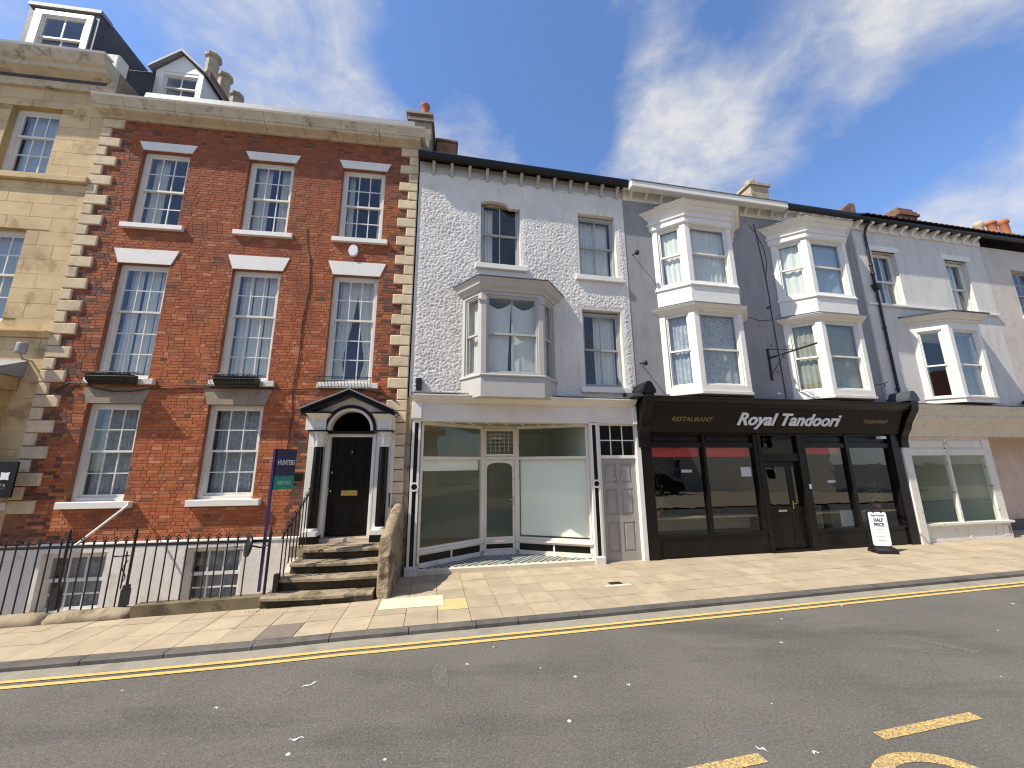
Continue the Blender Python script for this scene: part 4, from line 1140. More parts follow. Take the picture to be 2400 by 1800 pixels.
mb = MB(); mb.tube([(-1.99, RY, .0), (-1.99, RY, 1.03)], .024, 8); mb.lathe((-1.99, RY, 1.03), [(.022, 0), (.034, .02), (.022, .04), (.030, .07), (.018, .10), (.004, .16)], 8); part('post', mb, 'black_iron', rail)
mb = MB(); mb.box(-9, -1.98, RY - .006, RY + .006, .94, .985); part('rail', mb, 'black_iron', rail)
sc_ = MB(); pu = -4.16
sc_.tube([(pu, RY + .02, .3), (pu, RY + .03, .7), (pu - .02, RY + .05, .86)], .010, 6)
sc_.tube([(pu + .03 * math.sin(k * .7), RY + .03, .40 + .03 * k) for k in range(12)], .008, 5); sc_.tube([(pu - .2, RY + .02, .79), (pu + .08, RY + .02, .80)], .012, 5)
part('scroll', sc_, 'black_iron', rail)

rr_ = thing('stair_railing', 'raking black iron stair railing climbing beside the steps', 'railings', FB, (-1.85, -.8, .2))
ry0, ry1 = -1.22, -.33; n = 8
def rz_(y): return 1.06 + (y + 1.22) / .89 * .66
for k in range(n):
    y = ry0 + (ry1 - ry0) * k / (n - 1)
    base = [z1 for (a, b_, q0, q1, z0, z1) in ST if q0 <= y + .001]
    zb = max(base) if base else .1
    h = rz_(y) - zb
    mb = bar_mesh(h); mb2 = MB().merge(mb, Matrix.Translation((-1.80 + .03 * k * .3, y, zb))); part('bar', mb2, 'black_iron', rr_)
mb = MB(); mb.tube([(-1.81, ry0 - .04, rz_(ry0) - .07), (-1.78, ry1 + .05, rz_(ry1) - .04)], .016, 6); part('rail', mb, 'black_iron', rr_)
mb = MB(); mb.box(-1.87, -1.79, ry0 - .06, ry0 + .02, .13, .42); part('post', mb, 'black_iron', rr_)

# convex mirror on the railing
mirror = thing('round_mirror', 'round black-backed street mirror clamped to the railings', 'mirror', FB, (-2.26, RY - .05, .93))
M_ = Matrix.Translation((-2.27, RY - .10, .90)) @ Matrix.Rotation(rad(-52), 4, 'Z') @ Matrix.Rotation(rad(90 - 8), 4, 'X')
mb = MB().merge(MB().lathe((0, 0, 0), [(0, .05), (.10, .043), (.165, .025), (.175, .0), (.165, -.012), (.0, -.02)], 24), M_); part('disc', mb, 'plastic_black', mirror)
mb = MB().tube([(-2.24, RY - .06, .90), (-2.12, RY - .02, .86), (-1.99, RY, .90)], .014, 6); mb.tube([(-2.36, RY - .1, .84), (-2.52, RY - .02, .86), (-2.54, RY, .9)], .012, 6); part('bracket', mb, 'black_iron', mirror)

# white flag pole leaning from the railing to the sill
fp = thing('flag_pole', 'white pole propped slanting from the railings to the left ground floor sill', 'pole', FB, (-4.93, -1.2, .95))
mb = MB().tube([(-4.98, -1.26, .93), (-5.02, -.25, 1.50)], .020, 8); part('pole', mb, 'white_paint', fp)
mb = MB().tube([(-5.02, -.26, 1.49), (-5.10, -.14, 1.55), (-5.07, -.01, 1.54)], .010, 6); part('bracket', mb, 'sash_white', fp)

# estate agent board
eb = thing('estate_agent_board', 'navy and green for-sale board on a purple-blue post by the railings', 'sign', FB, (-2.10, -1.22, .95))
part('post', MB().box(-2.12, -2.08, -1.24, -1.20, .15, 2.52), 'navy', eb)
rzb = rad(60)
def bpt(q, z): return (-2.075 + q * math.cos(rzb), -1.21 + q * math.sin(rzb), z)
def board(q0, q1, z0, z1, mat, name):
    mb = MB(); a, b_ = bpt(q0, 0), bpt(q1, 0); nx, ny = math.sin(rzb) * .012, -math.cos(rzb) * .012
    mb.prism([(a[0] + nx, a[1] + ny), (b_[0] + nx, b_[1] + ny), (b_[0] - nx, b_[1] - ny), (a[0] - nx, a[1] - ny)], z0, z1, 'z'); return part(name, mb, mat, eb)
b1 = board(0, .40, 2.04, 2.52, 'navy_dark', 'name_panel'); b2 = board(.0, .39, 1.80, 2.035, 'sign_green', 'sale_panel')
def on_board(par, body, q, z, size, mat, **kw):
    p = bpt(q, z); lettering(par, body, p[0] + math.sin(rzb) * .014, p[1] - math.cos(rzb) * .014, z, size, mat, rzb, depth=.003, **kw)
on_board(b1, 'HUNTERS', .205, 2.235, .125, 'letter_white', bold=.0015, sx=.60, spacing=1.08)
on_board(b2, 'FOR SALE', .195, 1.885, .088, 'sign_pale_green', bold=.002, sx=.70)
on_board(b2, '- - - - -', .195, 1.985, .035, 'sign_pale_green', bold=.001)
on_board(b2, '- - -', .195, 1.82, .035, 'sign_pale_green', bold=.001)

# =================================================================== WHITE STUCCO SHOP (frame FW)
shop = thing('white_shop_building', 'white stuccoed shop house with grey bay window and recessed corner-less shopfront', 'building', FW, (2.8, 0, 0))
shop.obj['label'] = 'white rough stucco building with one grey bay window above an empty shop'
sx0, sx1 = .045, 5.655
WOP = [(1.63, 2.67, 7.20, 9.035), (4.29, 5.37, 7.13, 8.97), (4.29, 5.37, 4.10, 6.15), (1.5, 3.25, 3.9, 6.15)]


def stucco_wall(x0, x1, z0, z1, ops, step, amp, y0=0., back=.3):
    def ax(lo, hi, cuts):
        e = sorted({lo, hi, *[min(max(c_, lo), hi) for c_ in cuts]}); out = []
        for a, b_ in zip(e, e[1:]):
            n = max(1, int(round((b_ - a) / step))); out += list(np.linspace(a, b_, n, endpoint=False))
        return out + [hi]
    xs = ax(x0, x1, [v for o in ops for v in o[:2]]); zs = ax(z0, z1, [v for o in ops for v in o[2:]])
    nz = len(zs); vs = []
    for x in xs:
        for z in zs:
            d = min([max(o[0] - x, x - o[1], o[2] - z, z - o[3]) for o in ops] + [x - x0, x1 - x]); f = min(1, max(0, d / .12))
            p = Vector((x, 3.1, z)); r = 1 - abs(noise.noise(p * 17)) * 2.0; r2 = noise.noise(p * 31)
            vs.append((x, y0 - amp * f * (r * .75 + r2 * .55 + .35) , z))
    fs = []
    for i in range(len(xs) - 1):
        for j in range(nz - 1):
            cx, cz = (xs[i] + xs[i + 1]) / 2, (zs[j] + zs[j + 1]) / 2
            if any(o[0] < cx < o[1] and o[2] < cz < o[3] for o in ops): continue
            fs.append((i * nz + j, (i + 1) * nz + j, (i + 1) * nz + j + 1, i * nz + j + 1))
    mb = MB(); mb.add(vs, fs, 0, True)
    for a, b_, c_, d in ops:
        mb.add([(a, y0, c_), (b_, y0, c_), (b_, y0, d), (a, y0, d), (a, back, c_), (b_, back, c_), (b_, back, d), (a, back, d)], [(0, 4, 5, 1), (1, 5, 6, 2), (2, 6, 7, 3), (3, 7, 4, 0)])
    mb.add([(x0, y0, z0), (x0, y0, z1), (x0, back + 6, z1), (x0, back + 6, z0)], [(0, 1, 2, 3)]); mb.add([(x1, y0, z0), (x1, y0, z1), (x1, back + 6, z1), (x1, back + 6, z0)], [(3, 2, 1, 0)])
    return mb


part('stucco_wall', stucco_wall(sx0, sx1, 3.62, 9.60, WOP, .018, .0155), 'stucco', shop)
# shop level side piers
part('side_pier', MB().box(-.03, .13, -.02, .6, -.2, 3.72), 'rough_stone', shop)
# eaves
part('frieze', MB().cbox(sx0, sx1, -.03, .3, 9.60, 9.90, .01), 'light_grey_band', shop)
bk = lambda: MB().prism([(.0, 9.56), (-.03, 9.545), (-.05, 9.58), (-.055, 9.66), (-.10, 9.76), (-.17, 9.80), (-.19, 9.88), (.0, 9.88)], -.038, .038, 'x').mesh('eaves_bracket', 'light_grey_band')
for k in range(12): inst('eaves_bracket', cached('bk', bk), shop, (.396 + k * .4615, -.02, 0))
part('soffit', MB().box(sx0, sx1, -.25, .1, 9.90, 9.97), 'black_satin', shop)
gprof = [(-.18, 9.985), (-.16, 9.93), (-.18, 9.86), (-.22, 9.80), (-.27, 9.80), (-.31, 9.85), (-.325, 9.95), (-.31, 9.985)]
part('gutter', MB().prism(gprof, .01, 5.72, 'x'), 'black_gloss', shop)
part('roof', MB().prism([(-.28, 9.935), (-.30, 9.96), (4.2, 12.9), (8.5, 9.935)], .0, 13.7, 'x'), 'slate', shop)
ch = MB().box(.42, 1.0, 1.0, 1.9, 9.9, 11.56); ch.box(.38, 1.04, .96, 1.94, 11.56, 11.63)
part('chimney', ch, 'chimney_brick', shop)
# windows
SG = dict(fw=.06, bar=.028, stile=.035, meet=.05)
sash(shop, 1.63, .12, 7.20, 1.04, 1.80, 2, 1, 1, .50, 'sash_grey', **SG)
sash(shop, 4.29, .13, 7.13, 1.08, 1.80, 2, 1, 1, .50, 'sash_grey', **SG)
sash(shop, 4.29, .13, 4.10, 1.08, 2.0, 2, 1, 1, .50, 'sash_grey', **SG)
for a, b_, z in ((1.50, 2.83, 7.16), (4.14, 5.48, 7.09), (4.14, 5.48, 4.075)):
    part('sill', MB().cbox(a, b_, -.10, .13, z - .135, z, .008), 'white_paint', shop)
# broken render at the head of the left window
br = MB(); rr = random.Random(4); jag = [(1.63, 9.04)]
xq = 1.63
jagz = [(1.63, 8.93), (1.74, 8.96), (1.80, 8.985), (1.88, 8.99), (1.96, 9.00), (2.03, 8.985), (2.10, 9.0), (2.18, 8.975), (2.26, 8.97), (2.31, 8.93), (2.36, 8.86), (2.42, 8.83), (2.5, 8.85), (2.58, 8.84), (2.67, 8.86), (2.67, 9.05), (1.63, 9.05)]
br.prism(jagz, -.012, .10); part('broken_render', br, 'stucco', shop, 'broken chunk of render over the window')
part('exposed_lintel', MB().box(1.64, 2.66, .10, .14, 8.90, 9.04), 'rough_stone', shop)

# bay window
path = [(1.20, 0), (1.60, -.58), (3.06, -.58), (3.54, 0)]
bb = MB()
loft(bb, path, [(.0, 3.68), (.0, 4.14)]); loft(bb, path, [(.03, 4.14), (.035, 4.165), (.02, 4.20)])
loft(bb, path, [(-.02, 4.20), (-.02, 4.21)]); posts(bb, path, 4.21, 6.10, .115, .11)
loft(bb, path, [(-.01, 6.10), (-.01, 6.20)])
bay = part('bay_window', bb, 'bay_grey', shop)
cn_ = MB(); loft(cn_, path, [(.015, 6.175), (.03, 6.20), (.045, 6.24), (.12, 6.29), (.125, 6.33)]); loft(cn_, path, [(.13, 6.331), (.145, 6.36), (.19, 6.41), (.20, 6.44)])
part('bay_cornice', cn_, 'bay_grey', bay)
rf = MB(); loft(rf, path, [(.215, 6.441), (.215, 6.462), (-.25, 6.62)]); part('bay_roof', rf, 'slate', bay)
for p in off_path(path, .012)[1:3]:
    part('post_cap', MB().box(p.x - .075, p.x + .075, p.y - .012, p.y + .06, 5.93, 5.965), 'bay_grey', bay)
info = bay_sashes(bay, path, 4.21, 6.10, .115, 5.16, 'bay_grey', 2, 1)
(x, y, w_, rz) = info[0]; curtain('white sheer curtain in left side of the grey bay window', FW, x, y + .05, 4.25, w_, 1.8, [(0, 1, 0, 1)], 'cloth_white', rz, nw=5)
(x, y, w_, rz) = info[1]
curtain('two sagging white sheets hung across front of the grey bay window', FW, x + .02, y, 4.25, w_ - .04, 1.74, [(0, .50, .0, .42), (.51, 1, .50, 1)], 'cloth_white', rz, nw=2.5, wav=.018, sag=.10)
(x, y, w_, rz) = info[2]; curtain('pale curtain in right side of the grey bay window', FW, x, y + .05, 4.25, w_, 1.8, [(0, 1, 0, 1)], 'cloth_cream', rz, nw=5)
def curw(x0, w_, y, z0, h, label, panels, mat, **kw): return curtain(label, FW, x0, y, z0, w_, h, panels, mat, **kw)
curw(1.72, .86, .32, 7.26, 1.68, 'narrow white drape at left of the top window under broken render', [(0, .30, 0, .30)], 'cloth_white', nw=10)
curw(4.38, .90, .32, 7.2, 1.68, 'closed off-white curtains in top right window of white stucco building', [(0, .48, 0, .49), (.50, 1, .51, 1)], 'cloth_white', nw=6)
curw(4.38, .90, .32, 4.16, 1.9, 'half drawn off-white curtain in first floor window right of grey bay', [(.36, 1, .36, 1)], 'cloth_white', nw=7)
rm = MB()
for z0, z1 in ((3.75, 6.6), (6.7, 9.6)):
    for a, b_ in ((.1, 3.7), (3.75, 5.6)):
        v = [(a, .34, z0), (b_, .34, z0), (b_, 3.4, z0), (a, 3.4, z0), (a, .34, z1), (b_, .34, z1), (b_, 3.4, z1), (a, 3.4, z1)]
        rm.add(v, [(0, 1, 2, 3), (7, 6, 5, 4), (3, 2, 6, 7), (0, 3, 7, 4), (2, 1, 5, 6)])
part('room', rm, 'room_mid', shop)

# shopfront
FZ = .10
sf = MB()
fpath = [(.30, -.12), (1.15, -.14), (1.62, -.30), (3.06, -.30), (3.55, -.14), (5.46, -.12)]
def swp_prof(mb, pts, prof, mi=0):
    n = len(pts); rings = []
    for i, p in enumerate(pts):
        a = Vector(pts[max(0, i - 1)]); b_ = Vector(pts[min(n - 1, i + 1)]); d = (b_ - a).normalized(); nn_ = Vector((d.y, -d.x))
        rings.append([(p[0] + nn_.x * o * (1 if 0 < i < n - 1 else 0), p[1] - abs(o) * 1.0 if o >= 0 else p[1] - o, z) for o, z in prof])
    m_ = len(prof); mb.add([q for r_ in rings for q in r_], [(i * m_ + k, (i + 1) * m_ + k, (i + 1) * m_ + (k + 1) % m_, i * m_ + (k + 1) % m_) for i in range(n - 1) for k in range(m_)] + [tuple(range(m_)), tuple(range((n - 1) * m_, n * m_))[::-1]], mi)
    return mb
fascia = part('shop_fascia', MB().box(.34, 5.44, -.10, .2, 3.17, 3.60), 'cream_wood', shop)
part('fascia_cornice', swp_prof(MB(), [(.15, -.10), (1.15, -.10), (1.60, -.22), (3.06, -.22), (3.55, -.10), (5.50, -.10)], [(-.25, 3.58), (.02, 3.58), (.05, 3.62), (.12, 3.66), (.13, 3.70), (.18, 3.73), (.18, 3.755), (-.25, 3.78)]), 'cream_wood', fascia)
part('fascia_end', MB().cbox(5.42, 5.53, -.16, .1, 3.15, 3.60, .008), 'white_paint', fascia)
part('fascia_end', MB().cbox(.13, .345, -.16, .1, 3.22, 3.58, .008), 'white_paint', fascia)
part('lead_flashing', MB().box(.1, 5.55, -.26, .02, 3.782, 3.80), 'lead', fascia)
def pilaster(a, b_, zb, lab):
    mb = MB(); y = -.10; wdt = b_ - a; s0, s1 = a + wdt * .30, a + wdt * .76
    mb.box(a, b_, y + .03, .14, zb, 3.22); mb.box(a, s0, y, y + .03, zb, 3.22); mb.box(s1, b_, y, y + .03, zb, 3.22); mb.box(s0, s1, y, y + .03, 3.13, 3.22); mb.box(s0, s1, y, y + .03, zb, zb + .02)
    p = part('pilaster', mb, 'white_paint', shop)
    part('panel', MB().box(s0 + .002, s1 - .002, y + .016, y + .03, zb + .02, 3.13), 'black_satin', p)
    cx = (s0 + s1) / 2; rg = MB(); k_ = 24
    for q in range(k_):
        t0, t1 = 2 * math.pi * q / k_, 2 * math.pi * (q + 1) / k_
        v = [(cx + r * math.cos(t_), yy, 1.755 + r * math.sin(t_)) for yy in (y - .012, y + .02) for r, t_ in ((.062, t0), (.095, t0), (.095, t1), (.062, t1))]
        rg.add(v, [(0, 1, 2, 3), (7, 6, 5, 4), (1, 5, 6, 2), (0, 3, 7, 4)])
    part('roundel', rg, 'white_paint', p)
    part('roundel_centre', MB().prism([(cx + .062 * math.cos(2 * math.pi * q / 20), 1.755 + .062 * math.sin(2 * math.pi * q / 20)) for q in range(20)], y - .002, y + .01), 'black_satin', p)
    part('capital', MB().cbox(a - .02, b_ + .02, y - .02, .1, 3.20, 3.235, .005), 'white_paint', p)
pilaster(.155, .335, .15, ''); pilaster(4.29, 4.50, .15, '')
part('pilaster_base', MB().cbox(.12, .36, -.16, .1, -.05, .155, .01), 'plinth_white', shop)
part('pilaster_base', MB().cbox(4.27, 4.52, -.14, .1, -.05, .155, .01), 'plinth_white', shop)
# shop window runs: two raking screens meeting a recessed door
DY = .90
def screen(x0, y0, x1, y1, splits, lab):
    a, b_ = Vector((x0, y0)), Vector((x1, y1)); L = (b_ - a).length; rz = math.atan2((b_ - a).y, (b_ - a).x)
    M_ = Matrix.Translation((x0, y0, 0)) @ Matrix.Rotation(rz, 4, 'Z'); st = .055
    mb = MB()
    for (p, q, r_, s_, u, v) in ((0, st, 0, .07, FZ, 3.17), (L - st, L, 0, .07, FZ, 3.17), (st, L - st, 0, .07, 3.10, 3.17), (st, L - st, -.01, .07, 2.33, 2.40), (st, L - st, .0, .07, .43, .49), (-.02, L + .02, -.055, .09, .395, .43),
                             (0, L, 0, .07, FZ, .19), (st, L - st, 0, .07, .345, .395), (L * .5 - .02, L * .5 + .02, 0, .07, .19, .345)):
        mb.box(p, q, r_, s_, u, v)
    sc = part('shop_window', MB().merge(mb, M_), 'cream_wood', shop)
    for u, v in ((.49, 2.33), (2.40, 3.10)): part('pane', MB().merge(MB().box(st, L - st, .03, .038, u, v), M_), 'shop_glass', sc)
    for u, v in ((st, L * .5 - .02), (L * .5 + .02, L - st)): part('stall_panel', MB().merge(MB().box(u, v, .03, .05, .19, .345), M_), 'black_satin', sc)
    return sc, M_, L
lsc, LM, LL = screen(.36, .02, 1.84, DY, 2, 'l'); rsc, RM, RL = screen(2.70, DY, 4.28, .02, 2, 'r')
part('blind', MB().merge(MB().box(.07, LL - .07, .10, .108, 2.08, 2.33), LM), 'blind_white', lsc, 'short white roller blind')
part('blind', MB().merge(MB().box(.07, RL - .07, .10, .108, .52, 2.33), RM), 'blind_white', rsc, 'fully lowered white roller blind')
# door screen
ds = MB(); dxa, dxb = 1.84, 2.70
ds.box(dxa, dxa + .045, DY, DY + .08, FZ, 3.17); ds.box(dxb - .045, dxb, DY, DY + .08, FZ, 3.17); ds.box(dxa, dxb, DY, DY + .08, 3.10, 3.17); ds.box(dxa + .045, dxb - .045, DY, DY + .08, 2.33, 2.41)
ds.box(dxa, dxb, DY, DY + .1, FZ, .20)
frame_ = part('door_surround', ds, 'cream_wood', shop)
tl = MB(); tl.box(dxa + .045, dxb - .045, DY - .02, DY + .03, 3.05, 3.10); tl.box(dxa + .045, dxb - .045, DY - .02, DY + .03, 2.42, 2.47); tl.box(dxa + .045, dxa + .085, DY - .02, DY + .03, 2.47, 3.05); tl.box(dxb - .085, dxb - .045, DY - .02, DY + .03, 2.47, 3.05)
for k in range(1, 6): xx = dxa + .085 + k * (dxb - dxa - .17) / 6; tl.box(xx - .003, xx + .003, DY, DY + .012, 2.47, 3.05)
for k in range(1, 6): zz_ = 2.47 + k * .58 / 6; tl.box(dxa + .085, dxb - .085, DY + .001, DY + .011, zz_ - .003, zz_ + .003)
tlp = part('top_light', tl, 'cream_wood', frame_); 
part('pane', MB().box(dxa + .085, dxb - .085, DY + .005, DY + .009, 2.47, 3.05), 'dark_glass', tlp) if False else part('pane', MB().box(dxa + .085, dxb - .085, DY + .014, DY + .018, 2.47, 3.05), 'shop_glass', frame_)
gd = MB(); a, b_ = dxa + .05, dxb - .05; s0, s1 = a + .055, b_ - .055; y0, y1 = DY + .02, DY + .06
gd.box(a, s0, y0, y1, .205, 2.32); gd.box(s1, b_, y0, y1, .205, 2.32); gd.box(s0, s1, y0, y1, .205, .235); gd.box(s0, s1, y0, y1, .34, .50)
ns = 14; xs_ = [s0 + (s1 - s0) * k / ns for k in range(ns + 1)]
def az(x): u = (x - (s0 + s1) / 2) / ((s1 - s0) / 2); return 2.13 + .13 * math.sqrt(max(0, 1 - abs(u) ** 2.4))
for p, q in zip(xs_, xs_[1:]): gd.prism([(p, az(p)), (q, az(q)), (q, 2.32), (p, 2.32)], y0, y1)
sd = part('shop_door', gd, 'cream_wood', shop)
part('pane', MB().prism([(s0, .5), (s1, .5)] + [(x, az(x)) for x in xs_[::-1]], y0 + .02, y0 + .026), 'shop_glass', sd)
part('kick_panel', MB().box(s0, s1, y0 + .015, y0 + .03, .235, .34), 'black_satin', sd)
part('letterbox', MB().cbox((s0 + s1) / 2 - .12, (s0 + s1) / 2 + .12, y0 - .008, y0, .37, .44, .003), 'chrome', sd)
hd = MB(); hd.box(s1 + .012, s1 + .038, y0 - .012, y0, 1.22, 1.42); hd.tube([(s1 + .025, y0 - .02, 1.36), (s1 - .08, y0 - .045, 1.36)], .010, 6); hd.ball((s1 + .025, y0 - .01, 1.85), .014)
part('door_handle', hd, 'chrome', sd)
# soffit of the recess with slats
so_ = MB(); so_.prism([(.36, -.02), (4.28, -.02), (2.70, DY + .03), (1.84, DY + .03)], 3.172, 3.20, 'z'); part('recess_ceiling', so_, 'cloth_tan', shop)
for k in range(8):
    x0 = .95 + k * .41; mb = MB(); mb.prism([(x0, .0), (x0 + .03, .0), (x0 + .2 * (1 if x0 < 2.3 else 1) + .03, .5), (x0 + .2, .5)], 3.150, 3.171, 'z'); part('ceiling_slat', mb, 'cream_wood', shop)
# step and tiled lobby floor
stp = part('door_step', MB().cbox(.30, 4.33, -.12, 1.1, -.08, FZ, .012), 'pale_slab', shop)
tA, tB = MB(), MB(); T_ = .072
for i in range(60):
    for j in range(14):
        x = .42 + i * T_; y = -.02 + j * T_
        lo = .36 + (y / DY) * 1.48 + .06; hi = 4.28 - (y / DY) * 1.58 - .06
        if x < lo or x + T_ > hi or y + T_ > DY: continue
        (tA if (i + j) % 2 else tB).cbox(x + .002, x + T_ - .002, y + .002, y + T_ - .002, FZ, FZ + .006, .0)
part('pale_tiles', tA, 'tile_pale', stp, kind='stuff'); part('dark_tiles', tB, 'tile_black', stp, kind='stuff')
# side door
gd = MB(); a, b_ = 4.565, 5.50
gd.box(a, b_, .065, .10, .0, 2.335)
ms = [(a, a + .11), ((a + b_) / 2 - .055, (a + b_) / 2 + .055), (b_ - .11, b_)]
for p, q in ms: gd.box(p, q, .045, .065, .0, 2.335)
for c_, d in ((0, .20), (.86, 1.02), (1.62, 1.76), (2.21, 2.335)):
    for p, q in ((a + .11, (a + b_) / 2 - .055), ((a + b_) / 2 + .055, b_ - .11)): gd.box(p, q, .046, .065, c_, d)
for c_, d in ((.20, .86), (1.02, 1.62), (1.76, 2.21)):
    for p, q in ((a + .11, (a + b_) / 2 - .055), ((a + b_) / 2 + .055, b_ - .11)): gd.cbox(p + .04, q - .04, .050, .065, c_ + .04, d - .04, .012)
gdoor = part('side_door', gd, 'grey_door', shop)
mb = MB()
for q in range(16):
    t0, t1 = 2 * math.pi * q / 16, 2 * math.pi * (q + 1) / 16
    mb.tube([(5.03 + .04 * math.cos(t0), .03, 1.79 + .065 * math.sin(t0)), (5.03 + .04 * math.cos(t1), .03, 1.79 + .065 * math.sin(t1))], .007, 5, cap=False)
part('door_knocker', mb, 'chrome', gdoor)
part('door_number', MB().merge(text_mb('9', .10, .006, bold=.002), Matrix.Translation((5.03, .04, 1.755))), 'chrome', gdoor)
for xx in (4.94, 5.12): part('door_fitting', MB().cbox(xx - .02, xx + .02, .036, .046, 1.83, 1.89, .003), 'chrome', gdoor)
fm = MB(); fm.box(4.50, 4.565, -.06, .12, -.05, 3.17); fm.box(4.565, 5.50, .0, .12, 2.335, 2.41); fm.box(4.565, 5.50, .0, .12, 3.13, 3.17)
for k in (1, 2): xx = 4.565 + .935 * k / 3; fm.box(xx - .013, xx + .013, .03, .06, 2.41, 3.13)
fm.box(4.565, 5.50, .032, .058, 2.757, 2.783)
dfr = part('door_frame', fm, 'white_paint', shop)
for i in range(3):
    for j in range(2): part('pane', MB().box(4.565 + .935 * i / 3, 4.565 + .935 * (i + 1) / 3, .044, .048, 2.41 + .36 * j, 2.41 + .36 * (j + 1)), 'dark_glass', dfr)
part('door_post', MB().cbox(5.50, 5.63, -.07, .14, -.05, 3.17, .01), 'white_paint', shop)
part('threshold', MB().box(4.5, 5.55, -.04, .2, -.08, -.005), 'step_stone', shop)
# inside the shop
rm = MB(); a, b_, c_, d = .36, 4.4, .1, 3.18
rm.box(.15, .36, .1, 3.4, -.1, 3.6); rm.box(4.29, 4.5, .16, 3.4, -.1, 3.6); rm.box(.15, 4.5, 3.4, 3.5, -.1, 3.6)
part('room_walls', rm, 'room_shop', shop)
part('shop_ceiling', MB().box(.36, 4.3, DY + .12, 5.2, 3.18, 3.3), 'room_shop', shop)
part('shop_floor', MB().box(.36, 4.3, .12, 5.2, .02, .095), 'shop_floor', shop)
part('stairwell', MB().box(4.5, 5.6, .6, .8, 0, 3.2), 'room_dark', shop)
es = thing('exit_sign', 'green and white exit sign hanging inside above the glazed shop door', 'sign', FW, (2.28, 1.35, 2.9))
part('panel', MB().box(2.12, 2.42, 1.34, 1.36, 2.86, 2.93), 'paper', es)
p_ = part('panel', MB().box(2.15, 2.39, 1.34, 1.36, 2.74, 2.858), 'exit_green', es)
lettering(p_, 'EXIT', 2.27, 1.335, 2.765, .075, 'paper', depth=.003)
part('cord', MB().tube([(2.27, 1.35, 2.93), (2.27, 1.35, 3.18)], .004, 4), 'plastic_white', es)
pd = thing('pendant_lamp', 'bare pendant lamp hanging inside behind the left shop window', 'lamp', FW, (1.15, 1.6, 3.17))
mb = MB().tube([(1.15, 1.6, 3.18), (1.15, 1.6, 2.75)], .004, 4); mb.ball((1.15, 1.6, 2.70), .035); part('bulb', mb, 'plastic_white', pd)
solo('speaker_box', MB().cbox(.19, .32, -.13, -.01, 3.87, 4.14, .01), 'plastic_black', FW, (.25, -.05, 3.87), 'black box light on the stucco above the left end of the shop fascia', 'lamp')

# =================================================================== GREY BUILDING WITH RESTAURANT
rest_b = thing('grey_restaurant_building', 'grey rendered building with two white double bays over a black restaurant front', 'building', FW, (9.6, 0, 0))
gx0, gx1 = 5.66, 13.67
GOP = [(6.85, 8.8, 4.05, 5.95), (6.85, 8.8, 6.9, 8.55), (10.8, 12.8, 4.05, 5.95), (10.8, 12.8, 6.9, 8.55)]
part('rendered_wall', wall_mb(gx0, gx1, 3.62, 9.60, GOP, .012, .3), 'grey_render', rest_b)
part('frieze', MB().cbox(gx0 + .01, gx1, -.03, .3, 9.56, 9.90, .01), 'worn_white', rest_b)
bk2 = lambda: MB().prism([(.0, 9.60), (-.04, 9.60), (-.06, 9.66), (-.12, 9.74), (-.2, 9.77), (-.21, 9.86), (.0, 9.86)], -.04, .04, 'x').mesh('eaves_bracket', 'worn_white')
for k in range(17): inst('eaves_bracket', cached('bk2', bk2), rest_b, (5.90 + k * .471, -.02, 0))
part('soffit', MB().box(gx0, gx1, -.30, .1, 9.86, 9.93), 'worn_white', rest_b)
part('box_gutter', MB().cbox(5.73, 10.86, -.44, -.24, 9.70, 9.88, .012), 'worn_white', rest_b)
part('gutter_lip', MB().box(5.72, 10.87, -.46, -.22, 9.882, 9.90), 'lead', rest_b)
part('gutter', MB().prism([(p[0], p[1] + .01) for p in gprof], 10.87, 13.8, 'x'), 'black_gloss', rest_b)
# chimneys and parapet over the roof
ch = MB(); ch.box(12.85, 13.70, 2.6, 3.5, 11.0, 13.42); ch.box(12.78, 13.77, 2.53, 3.57, 13.25, 13.36); part('chimney', ch, 'chimney_render', rest_b)
part('chimney_pot', MB().lathe((13.15, 2.9, 13.42), [(.20, 0), (.19, .22), (.13, .27)], 8, smooth=False), 'buff_clay', rest_b)
pw = MB(); pw.prism([(17.55, 12.0), (17.55, 12.85), (18.22, 13.38), (18.50, 13.39), (18.48, 12.0)], 2.9, 3.4); part('parapet', pw, 'chimney_brick', rest_b)

